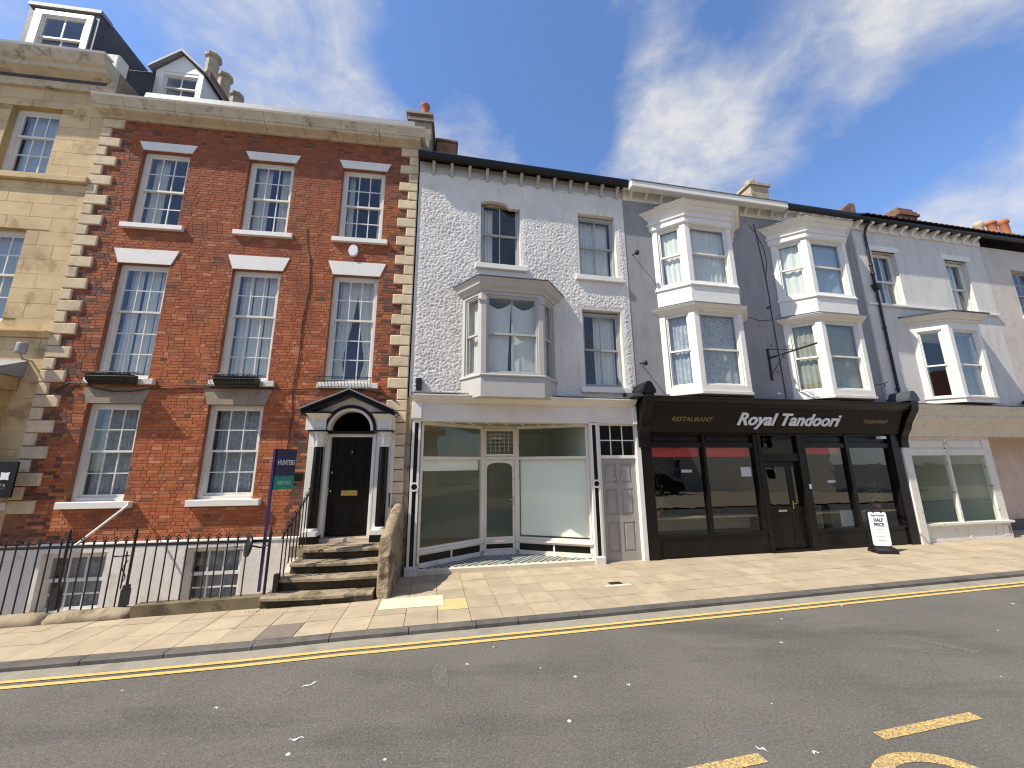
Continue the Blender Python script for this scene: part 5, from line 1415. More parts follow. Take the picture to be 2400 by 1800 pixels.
BAYN = 0
def tall_bay(x0, xa, xb, x1, mats, upper, lower, d=.58):
    """two storey canted bay: upper light, apron, lower light, each with its cornice"""
    global BAYN
    path = [(x0, 0.012), (xa, -d), (xb, -d), (x1, 0.012)]
    b1 = MB(); posts(b1, path, 6.93, 8.60, .135, .11); loft(b1, path, [(.0, 6.36), (.0, 6.80)]); loft(b1, path, [(.035, 6.80), (.04, 6.83), (.02, 6.86), (.0, 6.93)]); loft(b1, path, [(0, 8.60), (0, 8.70)])
    q = part('bay_window', b1, 'worn_white', rest_b)
    c_ = MB(); loft(c_, path, [(.02, 8.62), (.05, 8.66), (.05, 8.80)]); loft(c_, path, [(.07, 8.80), (.09, 8.83), (.09, 8.86)]); loft(c_, path, [(.05, 8.86), (.06, 8.95), (.14, 9.05), (.15, 9.09)]); loft(c_, path, [(.17, 9.09), (.23, 9.15), (.27, 9.17)])
    part('bay_cornice', c_, 'worn_white', q)
    r_ = MB(); loft(r_, path, [(.285, 9.171), (.285, 9.19), (-.3, 9.42)]); part('bay_roof', r_, 'lead', q)
    i1 = bay_sashes(q, path, 6.93, 8.60, .135, 7.79, 'worn_white', rec=.04)
    b2 = MB(); posts(b2, path, 4.12, 6.08, .135, .11); loft(b2, path, [(.0, 3.96), (.0, 4.12)]); loft(b2, path, [(.03, 3.90), (.035, 3.96)]); loft(b2, path, [(0, 6.08), (0, 6.13)])
    q2 = part('bay_window', b2, 'worn_white', rest_b)
    c_ = MB(); loft(c_, path, [(.02, 6.10), (.04, 6.14), (.08, 6.16), (.13, 6.22), (.14, 6.25)]); part('bay_cornice', c_, 'cream_wood', q2)
    r_ = MB(); loft(r_, path, [(.15, 6.251), (.15, 6.268), (.01, 6.33)]); part('bay_roof', r_, 'lead', q2)
    i2 = bay_sashes(q2, path, 4.12, 6.08, .135, 5.08, 'worn_white', rec=.04)
    for info, (z0, h), spec in ((i1, (6.97, 1.58), upper), (i2, (4.16, 1.86), lower)):
        for k, (x, y, w_, rz) in enumerate(info):
            lab, panels, mat, nw = spec[k]
            curtain(lab, FW, x, y, z0, w_, h, panels, mat, rz, nw=nw, wav=.016)


tall_bay(6.50, 7.12, 8.56, 9.12, None,
         [('parted white net in left side of the upper left white bay', [(.0, 1, .25, 1)], 'cloth_white', 4), ('white sheer curtain across front of the upper left white bay', [(0, 1, 0, 1)], 'cloth_white', 8), ('white net in right side of the upper left white bay', [(0, 1, 0, 1)], 'cloth_white', 4)],
         [('gathered lace net in left side of the lower left white bay', [(0, 1, 0, 1)], 'lace', 6), ('floral lace panel across front of the lower left white bay', [(0, 1, 0, 1)], 'lace_floral', 5), ('lace net in right side of the lower left white bay', [(0, 1, 0, 1)], 'lace', 5)])
tall_bay(10.46, 11.10, 12.50, 13.08, None,
         [('looped white net in left side of the upper right white bay', [(0, 1, 0, 1)], 'cloth_white', 3), ('flat blue-grey blind across front of the upper right white bay', [(0, 1, 0, 1)], 'cloth_blue', 2), ('white net in right side of the upper right white bay', [(0, 1, 0, 1)], 'cloth_white', 4)],
         [('brown-green cloth in left side of the lower right white bay', [(0, 1, 0, 1)], 'cloth_tan', 5), ('stained tan sheet across front of the lower right white bay', [(0, 1, 0, 1)], 'cloth_tan', 2), ('tan cloth in right side of the lower right white bay', [(0, 1, 0, 1)], 'cloth_tan', 4)])
rm = MB()
for z0, z1 in ((3.75, 6.4), (6.5, 9.5)):
    for a, b_ in ((5.8, 9.6), (9.7, 13.6)):
        v = [(a, .34, z0), (b_, .34, z0), (b_, 3.4, z0), (a, 3.4, z0), (a, .34, z1), (b_, .34, z1), (b_, 3.4, z1), (a, 3.4, z1)]
        rm.add(v, [(0, 1, 2, 3), (7, 6, 5, 4), (3, 2, 6, 7), (0, 3, 7, 4), (2, 1, 5, 6)])
part('room', rm, 'room_mid', rest_b)

# restaurant front
rf = MB()
rf.box(5.645, 5.90, -.08, .25, -.1, 3.0); rf.box(13.42, 13.70, -.08, .25, -.1, 3.0)
rf.box(5.90, 13.42, .02, .25, 2.93, 3.55)
front = part('shop_front', rf, 'black_satin', rest_b)
# sloping fascia board with lettering
fb = MB(); fb.prism([(-.40, 3.60), (-.15, 2.975), (.05, 2.975), (.05, 3.60)], 5.80, 13.60, 'x')
fas = part('fascia', fb, 'fascia_brown', rest_b)
cnm = MB(); cnm.prism([(.05, 3.60), (-.43, 3.60), (-.45, 3.63), (-.50, 3.66), (-.50, 3.70), (-.55, 3.76), (-.56, 3.80), (.05, 3.84)], 5.60, 13.88, 'x'); part('fascia_cornice', cnm, 'black_satin', fas)
part('flashing', MB().prism([(-.56, 3.801), (.04, 3.842), (.04, 3.856), (-.57, 3.815)], 5.58, 13.9, 'x'), 'slate', fas)
tilt = -math.atan2(.25, .625)
def fpt(z): return -.40 + (3.60 - z) / .625 * .25 - .012
lettering(fas, 'Royal Tandoori', 9.83, fpt(3.17) - .012, 3.17, .46, 'letter_white', tilt=-tilt, depth=.03, shear=.28, bold=.010, sx=1.10)
lettering(fas, 'RESTAURANT', 6.95, fpt(3.23), 3.235, .165, 'letter_gold', tilt=-tilt, depth=.006, shear=.28, bold=.002, sx=1.12)
lettering(fas, 'TAKEAWAY', 12.68, fpt(3.25), 3.255, .15, 'letter_gold', tilt=-tilt, depth=.006, shear=.28, bold=.002, sx=1.05)
# consoles with domed tops
def console(x0, x1, mat2, zt):
    mb = MB(); prof = [(.05, 2.6), (-.12, 2.6), (-.13, 2.8), (-.17, 2.95), (-.26, 3.1), (-.32, 3.28), (-.42, 3.45), (-.52, 3.6), (-.55, 3.72), (-.56, 3.88), (.05, 3.88)]
    mb.prism(prof, x0, x1, 'x')
    c_ = part('console', mb, 'black_satin', rest_b)
    cx = (x0 + x1) / 2; hw = (x1 - x0) / 2 + .03
    dm = MB(); dm.prism([(x0 - .05, 3.882), (x1 + .05, 3.882)] + [(cx + hw * math.cos(math.pi * k / 12) * (1 if .1 < k / 12 < .9 else 1.15), 3.90 + .27 * math.sin(math.pi * k / 12)) for k in range(13)], -.57, .0)
    part('dome', dm, mat2, c_)
console(5.56, 5.80, 'black_satin', 0); console(13.72, 13.98, 'slate', 0)
part('leading', MB().prism([(-.5, 3.80), (-.5, 3.88), (.0, 3.95), (.0, 3.80)], 5.28, 5.60, 'x'), 'slate', rest_b)
# stall risers, mullions, glass
GB = [(5.92, 7.36), (7.44, 8.88), (10.49, 11.84), (11.95, 13.42)]
st = MB(); st.box(5.90, 8.98, -.03, .2, -.08, .47); st.box(10.40, 13.42, -.03, .2, -.08, .45); st.box(5.88, 9.0, -.06, .2, .47, .52); st.box(10.38, 13.42, -.06, .2, .45, .50)
for a, b_ in ((6.0, 7.3), (7.5, 8.85), (10.55, 11.8), (12.0, 13.35)): st.cbox(a, b_, -.045, -.03, .06, .38, .01)
part('stall_riser', st, 'black_satin', front)
for a, b_ in ((5.86, 5.92), (7.36, 7.44), (8.88, 8.98), (10.39, 10.49), (11.84, 11.95), (13.40, 13.44)): part('mullion', MB().box(a, b_, -.04, .12, .5, 2.95), 'black_satin', front)
for a, b_ in GB:
    mu = MB(); mu.box(a, b_, -.02, .1, 2.60, 2.72); mu.box(a, b_, -.02, .1, 2.92, 2.98); mu.box(a, b_, .05, .1, 2.72, 2.92); mu.cbox(a + .08, b_ - .08, .02, .05, 2.76, 2.89, .01)
    part('transom_panel', mu, 'black_satin', front)
for a, b_ in GB: part('pane', MB().box(a, b_, .04, .048, .5, 2.60), 'mirror_glass', front)
du = MB(); du.box(8.98, 9.10, -.05, .14, -.05, 2.98); du.box(10.24, 10.40, -.05, .14, -.05, 2.98); du.box(9.10, 10.24, -.03, .14, 2.24, 2.44); du.box(9.10, 10.24, -.03, .14, 2.92, 2.98); du.box(8.98, 10.4, -.1, .2, -.08, .05)
dsr = part('door_surround', du, 'black_satin', front)
part('top_light', MB().box(9.10, 10.24, .03, .036, 2.44, 2.92), 'dark_glass', front)
dd = MB(); y0, y1 = .05, .09
for a, b_, gx in ((9.11, 9.96, (9.24, 9.86)), (9.97, 10.23, (10.03, 10.18))):
    dd.box(a, gx[0], y0, y1, .06, 2.23); dd.box(gx[1], b_, y0, y1, .06, 2.23); dd.box(gx[0], gx[1], y0, y1, 2.10, 2.23); dd.box(gx[0], gx[1], y0, y1, .06, .22); dd.box(gx[0], gx[1], y0, y1, .92, 1.08); dd.box(gx[0], gx[1], y0 + .015, y1 - .01, .22, .92)
rdoor = part('restaurant_door', dd, 'black_satin', rest_b)
for a, b_ in ((9.24, 9.86), (10.03, 10.18)): part('pane', MB().box(a, b_, .065, .071, 1.08, 2.10), 'mirror_glass', rdoor)
part('letterbox', MB().cbox(9.44, 9.70, .035, .05, .955, 1.01, .004), 'chrome', rdoor)
mb = MB(); mb.box(9.90, 9.93, .036, .05, 1.02, 1.22); mb.tube([(9.915, .02, 1.15), (9.99, .0, 1.15)], .010, 6); part('door_handle', mb, 'brass', rdoor)
solo('security_light', MB().cbox(12.95, 13.12, -.20, -.05, 2.84, 2.91, .02), 'plastic_white', FW, (13.03, -.1, 2.84), 'small white security light under the right end of the black fascia', 'lamp')
# restaurant interior
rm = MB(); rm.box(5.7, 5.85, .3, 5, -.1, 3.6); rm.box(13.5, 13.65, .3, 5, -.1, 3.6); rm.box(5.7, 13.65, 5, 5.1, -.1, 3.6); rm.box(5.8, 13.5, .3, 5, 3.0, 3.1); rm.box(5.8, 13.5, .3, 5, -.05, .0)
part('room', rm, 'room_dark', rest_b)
led = MB()
for a, b_ in ((5.93, 8.86), (10.5, 13.4)): led.box(a, b_, .12, .42, .86, .90); led.box(a, b_, .40, .43, .55, .86)
part('window_ledge', led, 'shop_floor', rest_b)
for a, b_, z in ((5.93, 7.35, 2.37), (7.45, 8.87, 2.37), (10.5, 11.83, 2.43)): part('valance', MB().box(a, b_, .16, .18, z, 2.60), 'red_valance', rest_b, 'bright red valance inside the window')
for x, z, w_, h, lab in ((8.48, 1.86, .30, .24, 'square white notice inside window left of the restaurant door'), (6.75, 1.98, .30, .07, 'narrow white notice in leftmost restaurant window'), (11.15, 1.66, .26, .07, 'small white notice strip in window right of the restaurant door'), (10.42, 1.52, .07, .12, 'tiny pale card at the edge of the restaurant door')):
    solo('notice', MB().box(x, x + w_, .054 if x != 10.42 else -.046, .058 if x != 10.42 else -.041, z, z + h), 'paper', FW, (x, .05, z), lab, 'notice')
mn = MB().box(11.42, 11.95, .09, .095, .52, .93)
t_ = solo('menu_board', mn, 'plastic_grey', FW, (11.6, .09, .52), 'grey menu board standing low inside window right of restaurant door', 'sign')
for pi, (x, lab) in enumerate(((6.1, 'dark leafy pot plant in leftmost restaurant window'), (12.95, 'green leafy pot plant in rightmost restaurant window'))):
    pt = thing('pot_plant', lab, 'plant', FW, (x, .28, .9), 'pot plants in the restaurant windows')
    part('pot', MB().lathe((x, .28, .9), [(.0, 0), (.07, .0), (.10, .16), (.09, .16), (.0, .14)], 12), 'terracotta', pt)
    lv = MB(); rl = random.Random(30 + pi)
    for k in range(240):
        p = Vector((x + rl.gauss(0, .12), .28 + rl.uniform(-.1, .1), 1.08 + abs(rl.gauss(0, .32)))); d = Vector((rl.gauss(0, 1), rl.gauss(0, .6), rl.gauss(0, 1))).normalized() * .05; e = d.cross(Vector((0, 1, .2))).normalized() * .018
        lv.add([p - d, p - e, p + d, p + e], [(0, 1, 2, 3)])
    part('leaves', lv, 'leaf', pt, kind='stuff')
# wall fittings
for z, x, lab in ((7.82, 5.86, 'upper small black wall light beside the stucco edge'), (4.72, 5.84, 'lower small black wall light just above the restaurant console')):
    mb = MB().ball((x, -.22, z), .062); mb.tube([(x, -.2, z), (x, .02, z + .05)], .018, 6); mb.lathe((x, -.22, z - .02), [(.045, -.04), (.06, -.01), (.05, .05), (.02, .08)], 10)
    solo('wall_light', mb, 'plastic_black', FW, (x, .0, z), lab, 'lamp', 'black wall lights on the grey render')
sb = thing('sign_bracket', 'empty black wrought iron sign bracket projecting between the two bays', 'bracket', FW, (9.80, 0, 4.9))
mb = MB(); mb.box(9.775, 9.825, -.03, .012, 4.44, 5.36); part('back_plate', mb, 'black_iron', sb)
mb = MB(); mb.box(9.785, 9.815, -1.42, -.02, 5.06, 5.10); part('arm', mb, 'black_iron', sb)
mb = MB(); mb.tube([(9.80, -.03, 5.34), (9.80, -.75, 5.12)], .012, 5); mb.tube([(9.80, -.03, 4.62), (9.80, -.2, 4.78), (9.80, -.5, 5.06)], .010, 5)
for (yy, zz_) in ((-.13, 5.42), (-.55, 5.24), (-.66, 5.21), (-.22, 4.62), (-1.1, 5.17), (-.5, 4.98)):
    mb.tube([(9.80, yy + .05 * math.cos(k * .7) * (1 - k * .07), zz_ + .05 * math.sin(k * .7) * (1 - k * .07)) for k in range(10)], .007, 4)
part('scrollwork', mb, 'black_iron', sb)
cb = MB().tube([(9.98, .0, 9.35), (10.02, .0, 9.0), (10.08, .0, 8.3), (10.12, .0, 7.6), (10.14, .0, 7.0), (10.13, .0, 6.4), (10.15, .0, 5.5), (10.17, .0, 4.6), (10.18, .0, 3.95)], .012, 5)
cb.tube([(10.02, .0, 9.0), (10.2, .0, 8.6), (10.25, .0, 8.1), (10.13, .0, 7.6)], .008, 5); cb.tube([(9.3, .0, 6.28), (9.7, .0, 6.2), (10.1, .0, 6.25)], .007, 4); cb.tube([(9.8, .0, 9.3), (9.95, .0, 9.1), (10.04, .0, 9.0)], .007, 4)
cb.ball((10.03, -.02, 6.62), .035)
solo('cable', cb, 'cable', FW, (10.1, 0, 4), 'dark cables running down the grey render between the two bays', 'cable')
mb = MB(); mb.tube([(9.82, .0, 3.98), (9.80, -.12, 4.02)], .02, 6); mb.ball((9.80, -.14, 4.04), .04); mb.tube([(9.75, -.14, 4.05), (9.85, -.2, 4.02)], .012, 5)
solo('spotlight', mb, 'plastic_white', FW, (9.8, 0, 4.0), 'small white spotlight on grey wall just above the black fascia', 'lamp')
mb = MB(); mb.tube([(13.35, .0, 4.42), (13.36, -.25, 4.42), (13.36, -.35, 4.45)], .010, 5); mb.tube([(13.36, -.25, 4.42), (13.38, -.25, 4.33)], .012, 5)
solo('wall_hook', mb, 'black_iron', FW, (13.35, 0, 4.42), 'small black iron hook on grey wall beside the right bay', 'hook')

# A-board on the pavement
ab = thing('pavement_sign', 'white swing panel pavement sign reading half price before restaurant window', 'sign', FW, (11.85, -.5, .0))
azr = rad(-20)
def AM(x, y, z): return Matrix.Translation((11.66, -.62, zg(5) + .0)) @ Matrix.Rotation(azr, 4, 'Z') @ Matrix.Scale(.76, 4, (1, 0, 0)) @ Matrix.Translation((x, y, z))
hw = .27
def rrect(w_, z0, z1, r):
    out = []
    for cx, cz, a0 in ((w_ - r, z0 + r, -90), (w_ - r, z1 - r, 0), (-w_ + r, z1 - r, 90), (-w_ + r, z0 + r, 180)):
        for k in range(5): a = rad(a0 + 22.5 * k); out.append((cx + r * math.cos(a), cz + r * math.sin(a)))
    return out
part('frame', MB().merge(MB().prism(rrect(.285, .13, .99, .06), -.02, .02), AM(0, 0, 0)), 'plastic_black', ab)
pnl = part('panel', MB().merge(MB().prism(rrect(.262, .16, .965, .05), -.034, -.021), AM(0, 0, 0)), 'paper', ab)
part('panel', MB().merge(MB().prism(rrect(.262, .16, .965, .05), .021, .034), AM(0, 0, 0)), 'paper', ab)
bs = MB(); bs.prism([(-.19, .0), (.19, .0), (.17, .07), (.06, .13), (-.06, .13), (-.17, .07)], -.30, .30, 'x'); bs.tube([(-.30, 0, .06), (-.33, 0, .06)], .05, 10)
part('base', MB().merge(bs, AM(0, 0, 0)), 'plastic_black', ab)
for xx in (-.11, .12): part('clip', MB().merge(MB().box(xx - .02, xx + .02, -.04, .04, .95, 1.0), AM(0, 0, 0)), 'plastic_black', ab)
for body, z, sz, mat, b_ in (('Royal Tandoori', .865, .062, 'letter_dark', .001), ('HALF', .735, .115, 'letter_dark', .003), ('PRICE', .625, .115, 'letter_dark', .003), ('- - - - -', .53, .07, 'letter_dark', .001), ('- - - -', .475, .07, 'letter_dark', .001), ('- - - - - - -', .375, .06, 'letter_dark', .001), ('- - -', .265, .11, 'letter_green', .004)):
    part('lettering', MB().merge(text_mb(body, sz, .003, 0, b_), AM(0, -.0355, z)), mat, ab)

# =================================================================== WHITE HOUSE AT THE RIGHT
wh = thing('white_brick_house', 'white painted brick house with one low bay above a peeling cream shopfront', 'building', FW, (16.5, 0, 0))
wx0, wx1 = 13.68, 19.26
VOP = [(14.36, 15.32, 7.10, 8.93), (17.45, 18.42, 7.10, 8.93), (15.6, 17.35, 4.1, 6.0)]
part('painted_wall', wall_mb(wx0, wx1, 3.7, 9.62, VOP, .0, .32), 'white_brickwork', wh)
part('pilaster', MB().cbox(wx0 + .01, 14.10, -.035, .02, 3.9, 9.56, .01), 'white_brickwork', wh)
part('frieze', MB().cbox(wx0 + .005, wx1, -.05, .3, 9.60, 9.90, .012), 'white_paint', wh)
bk3 = lambda: MB().prism([(.0, 9.60), (-.05, 9.60), (-.06, 9.68), (-.12, 9.73), (-.2, 9.74), (-.23, 9.78), (-.21, 9.84), (.0, 9.86)], -.045, .045, 'x').mesh('eaves_bracket', 'white_paint')
for k in range(12): inst('eaves_bracket', cached('bk3', bk3), wh, (13.84 + k * .4585, -.045, 0))
part('soffit', MB().box(wx0, 30, -.30, .1, 9.87, 9.93), 'black_satin', wh)
part('gutter', MB().prism([(p[0], p[1] + .01) for p in gprof], 13.83, 30, 'x'), 'black_gloss', wh)
roof2 = part('roof', MB().prism([(-.28, 9.945), (-.30, 9.97), (4.2, 13.2), (8.5, 9.945)], 13.705, 30, 'x'), 'clay_tile', wh)
tmesh = MB()
for k in range(6): pass
tp = [(-.11 + .22 * k / 6, .028 * math.sin(math.pi * k / 6) + .0) for k in range(7)]
tmb = MB(); tmb.prism([(x, z + .02) for x, z in tp] + [(x, z) for x, z in tp[::-1]], -.16, .40)
tme = MB().merge(tmb, Matrix.Rotation(math.atan2(3.23, 4.5), 4, 'X')).mesh('pantile', 'clay_tile')
for k in range(36): inst('pantile', tme, roof2, (13.95 + k * .235, -.26, 10.02))
dpp = MB(); dpp.tube([(14.15, -.30, 9.80), (14.13, -.12, 9.62), (14.10, -.085, 9.4), (14.08, -.085, 7.62)], .038, 8); dpp.tube([(14.09, -.085, 7.5), (14.09, -.085, 4.02), (14.09, -.2, 3.93)], .038, 8)
dp = thing('downpipe', 'black cast iron downpipe with hopper at left edge of white brick house', 'downpipe', FW, (14.09, -.08, 3.9))
part('pipe', dpp, 'black_iron', dp)
part('hopper', MB().prism([(13.97, 7.66), (14.20, 7.66), (14.17, 7.54), (14.12, 7.46), (14.05, 7.46), (14.0, 7.54)], -.20, -.02), 'black_iron', dp)
for z in (8.3, 8.0, 6.2, 5.55, 4.3): part('collar', MB().lathe((14.087, -.085, z), [(.04, 0), (.052, .01), (.052, .06), (.04, .07)], 8), 'black_iron', dp)
for a, b_ in ((14.36, 15.32), (17.45, 18.42)):
    sash(wh, a, .14, 7.10, b_ - a, 1.80, 2, 1, 1, .47, 'sash_white', fw=.05, bar=.025, stile=.035, meet=.05)
    part('lintel', MB().cbox(a - .14, b_ + .16, -.03, .05, 8.93, 9.12, .008), 'white_paint', wh)
part('string_course', MB().cbox(wx0 + .02, 19.20, -.08, .02, 6.99, 7.07, .01), 'white_paint', wh)
curw(14.45, .8, .34, 7.15, 1.7, 'narrow white curtain edges in upper left window of white brick house', [(0, .16, 0, .16), (.8, 1, .8, 1)], 'cloth_blue', nw=9)
curw(17.54, .8, .34, 7.15, 1.7, 'white curtain in upper right window of white brick house', [(.45, 1, .35, 1)], 'cloth_white', nw=9)
path = [(15.20, 0), (15.82, -.56), (17.12, -.56), (17.66, 0)]
bb = MB(); loft(bb, path, [(0, 3.90), (0, 4.06)]); posts(bb, path, 4.06, 6.16, .15, .11); loft(bb, path, [(0, 6.16), (0, 6.40)]); loft(bb, path, [(.03, 4.03), (.035, 4.07)])
bay2 = part('bay_window', bb, 'worn_white', wh)
c_ = MB(); loft(c_, path, [(.03, 6.38), (.05, 6.42), (.05, 6.46)]); loft(c_, path, [(.09, 6.46), (.12, 6.50), (.20, 6.58), (.22, 6.62)]); part('bay_cornice', c_, 'cream_wood', bay2)
r_ = MB(); loft(r_, path, [(.25, 6.621), (.25, 6.66), (-.2, 6.80)]); part('bay_roof', r_, 'slate', bay2)
info = bay_sashes(bay2, path, 4.06, 6.16, .15, 5.06, 'worn_white', rec=.04)
(x, y, w_, rz) = info[1]; curtain('faint grey drape in front of the bay on the white brick house', FW, x, y + .1, 4.1, w_, 1.95, [(.55, 1, .6, 1)], 'cloth_tan', rz, nw=6)
rm = MB()
for z0, z1 in ((3.8, 6.7), (6.8, 9.5)):
    v = [(13.8, .34, z0), (19.2, .34, z0), (19.2, 3.4, z0), (13.8, 3.4, z0), (13.8, .34, z1), (19.2, .34, z1), (19.2, 3.4, z1), (13.8, 3.4, z1)]
    rm.add(v, [(0, 1, 2, 3), (7, 6, 5, 4), (3, 2, 6, 7), (0, 3, 7, 4), (2, 1, 5, 6)])
part('room', rm, 'room_mid', wh)
# cream shopfront
cf_ = MB(); cf_.prism([(.05, 2.93), (-.10, 2.93), (-.13, 3.0), (-.17, 3.12), (-.25, 3.25), (-.35, 3.38), (-.38, 3.50), (.05, 3.50)], 14.0, 22.5, 'x')
cfa = part('shop_fascia', cf_, 'cream_fascia', wh)
c_ = MB(); c_.prism([(.05, 3.50), (-.40, 3.50), (-.42, 3.56), (-.46, 3.60), (-.46, 3.66), (-.52, 3.74), (-.53, 3.80), (.05, 3.84)], 13.99, 22.5, 'x'); part('fascia_cornice', c_, 'cream_fascia', cfa)
part('flashing', MB().prism([(-.54, 3.801), (.04, 3.842), (.04, 3.86), (-.56, 3.82)], 13.99, 22.6, 'x'), 'slate', cfa)
mb = MB(); mb.prism([(.05, 2.5), (-.10, 2.5), (-.12, 2.8), (-.16, 2.98), (-.24, 3.14), (-.34, 3.30), (-.44, 3.46), (-.50, 3.64), (-.50, 3.78), (.05, 3.78)], 13.985, 14.03, 'x'); part('console', mb, 'peeling_cream', wh)
part('pilaster', MB().cbox(13.76, 14.03, -.10, .2, -.05, 2.95, .012), 'peeling_cream', wh)
fr_ = MB(); Y0 = .02
fr_.box(14.03, 14.15, Y0, .14, .05, 2.93); fr_.box(17.06, 17.36, Y0, .14, .05, 2.93); fr_.box(14.15, 17.06, Y0, .14, 2.38, 2.56); fr_.box(14.15, 17.06, Y0, .14, 2.86, 2.93); fr_.box(15.56, 15.63, Y0, .12, .5, 2.86)
fr_.box(14.15, 17.06, Y0 + .03, .12, 2.56, 2.86); fr_.box(14.06, 17.45, -.05, .14, .44, .50); fr_.box(14.1, 17.38, .04, .14, -.05, .44)
fr_.box(14.1, 17.38, .02, .04, .36, .44); fr_.box(14.1, 17.38, .02, .04, -.05, .08); fr_.box(15.72, 15.86, .02, .04, .08, .36); fr_.box(14.1, 14.25, .02, .04, .08, .36); fr_.box(17.25, 17.38, .02, .04, .08, .36)
sfr = part('shop_window', fr_, 'peeling_cream', wh)
for a, b_ in ((14.15, 15.56), (15.63, 17.06)):
    part('pane', MB().box(a, b_, .07, .078, .5, 2.38), 'shop_glass', sfr); part('panel', MB().cbox(a + .06, b_ - .06, .03, .055, 2.60, 2.82, .012), 'cream_wood', sfr)
rm = MB(); rm.box(13.8, 14.0, .2, 4, -.1, 3.4); rm.box(17.25, 17.36, .15, 4, -.1, 3.4); rm.box(13.8, 17.36, 4, 4.1, -.1, 3.4); rm.box(14, 17.3, .2, 4, 3.0, 3.2); rm.box(14, 17.3, .2, 4, -.1, .05); rm.box(15.9, 16.1, 2.2, 2.4, 0, 3)
part('room_walls', rm, 'room_shop', wh)
# recessed entrance at the far right
rc = MB(); rc.box(17.36, 22, 1.0, 1.1, -.1, 3.4); rc.box(17.36, 22.5, -.05, 1.0, 2.94, 2.97); rc.box(18.7, 18.78, .95, 1.0, .3, 2.8)
part('recess_wall', rc, 'pink_render', wh)
part('recess_plinth', MB().box(17.37, 22, .93, .998, -.1, .33), 'room_mid', wh)
mb = MB().ball((19.15, -.12, 4.02), .10, 0, 8, .8); mb.box(19.0, 19.3, -.2, .0, 3.87, 3.92)
solo('alarm_bell', mb, 'plastic_black', FW, (19.15, 0, 3.9), 'dark rounded bell box at right end of cream fascia', 'alarm box')

# beige painted house on the edge
bh = thing('beige_house', 'beige painted brick house cut off by the right edge of the view', 'building', FW, (22, 0, 0))
HOP = [(20.50, 21.6, 7.10, 8.84), (20.5, 21.6, 4.1, 6.0)]
part('painted_wall', wall_mb(19.265, 30, 3.7, 9.62, HOP, .0, .32), 'pink_brickwork', bh)
for a, b_, c_, d in HOP:
    sash(bh, a, .12, c_, b_ - a, d - c_, 2, 2, 2, .48, 'sash_grey', fw=.05, bar=.03, stile=.035, meet=.05, glass='glass'); part('sill', MB().cbox(a - .08, b_ + .08, -.08, .1, c_ - .1, c_, .01), 'white_paint', bh)
part('ground_storey', MB().box(22.5, 30, -.02, .3, -.1, 3.7), 'pink_brickwork', bh)
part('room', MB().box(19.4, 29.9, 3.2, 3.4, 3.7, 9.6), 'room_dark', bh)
ch = MB(); ch.box(21.3, 22.35, 3.1, 4.1, 10.5, 13.35); ch.box(21.22, 22.43, 3.02, 4.18, 13.35, 13.47); ch.box(21.28, 22.37, 3.08, 4.12, 13.47, 13.6); ch.box(21.36, 22.29, 3.16, 4.04, 13.6, 13.78)
solo('chimney_stack', ch, 'chimney_brick', FW, (21.8, 3.6, 10.5), 'short brick chimney without pots behind the pantile roof', 'chimney')
ch = thing('chimney_stack', 'buff chimney stack with terracotta pots at the far right skyline', 'chimney', FW, (28.8, 3.6, 10))
part('stack', MB().box(27.4, 31.2, 3.1, 4.4, 10.4, 13.25), 'chimney_render', ch)
for x, y, h, m_ in ((27.75, 3.4, .75, 'terracotta'), (28.75, 3.45, 1.0, 'terracotta'), (28.35, 4.1, 1.25, 'buff_clay')):
    part('chimney_pot', MB().lathe((x, y, 13.25), [(.20, 0), (.18, .1), (.16, h * .75), (.21, h * .8), (.21, h * .9), (.18, h), (.12, h), (.1, h * .5)], 12), m_, ch)

# =================================================================== SANDSTONE BUILDING AT THE LEFT (frame FB)
sb_ = thing('sandstone_building', 'tall sandstone building with dark mansard roof cut off by left edge', 'building', FB, (-9.5, 0, 0))
SOP = [(-9.10, -8.10, 8.66, 10.37), (-9.16, -8.14, 5.15, 7.265), (-12.3, -11.3, 8.66, 10.37), (-12.3, -11.3, 5.15, 7.265), (-11.5, -10.2, 1.5, 3.6)]
sw_ = part('sandstone_wall', wall_mb(-16, BL_, -.2, 11.0, SOP, .004, .32), 'yellow_stone', sb_)
RS = random.Random(77)
rects = courses(-13.2, BL_ - .005, .9, 10.9, SOP + [(-13.2, BL_, 8.42, 8.60), (-13.2, BL_, 4.82, 4.96)], .335, .86, .005, jit=.4, headers=False, rnd=RS)
brick_boxes(rects, 290, sw_, cam_dist(FB), 'stone_block', 'stonework', 'ashlar', (-.010, -.007), .01, .002)
part('string_course', MB().cbox(-16, BL_ + .02, -.10, .02, 8.44, 8.585, .012), 'ashlar', sb_)
mb = MB(); mb.prism([(.02, 4.83), (-.05, 4.83), (-.07, 4.88), (-.16, 4.92), (-.16, 4.95), (.02, 4.97)], -16, BL_ + .03, 'x'); part('string_course', mb, 'ashlar', sb_)
cm_ = MB(); cm_.prism([(.02, 10.87), (-.08, 10.87), (-.10, 10.95), (-.14, 11.0), (-.14, 11.08), (-.34, 11.17), (-.36, 11.26), (-.42, 11.30), (-.50, 11.44), (-.52, 11.50), (.02, 11.52)], -16, -7.08, 'x')
part('cornice', cm_, 'cornice_stone', sb_)
part('gutter', MB().prism([(-.52, 11.503), (-.54, 11.545), (-.30, 11.56), (-.30, 11.503)], -16, -7.04, 'x'), 'white_paint', sb_)
part('cornice_end', MB().box(-7.28, -7.06, -.05, .5, 10.9, 11.48), 'rough_stone', sb_)
for a, b_, c_, d in SOP[:4]: sash(sb_, a, .13, c_, b_ - a, d - c_, 3, 1 if c_ > 8 else 2, 2, .60 if c_ > 8 else .52, 'sash_white', fw=.09, bar=.025, stile=.04, meet=.05)
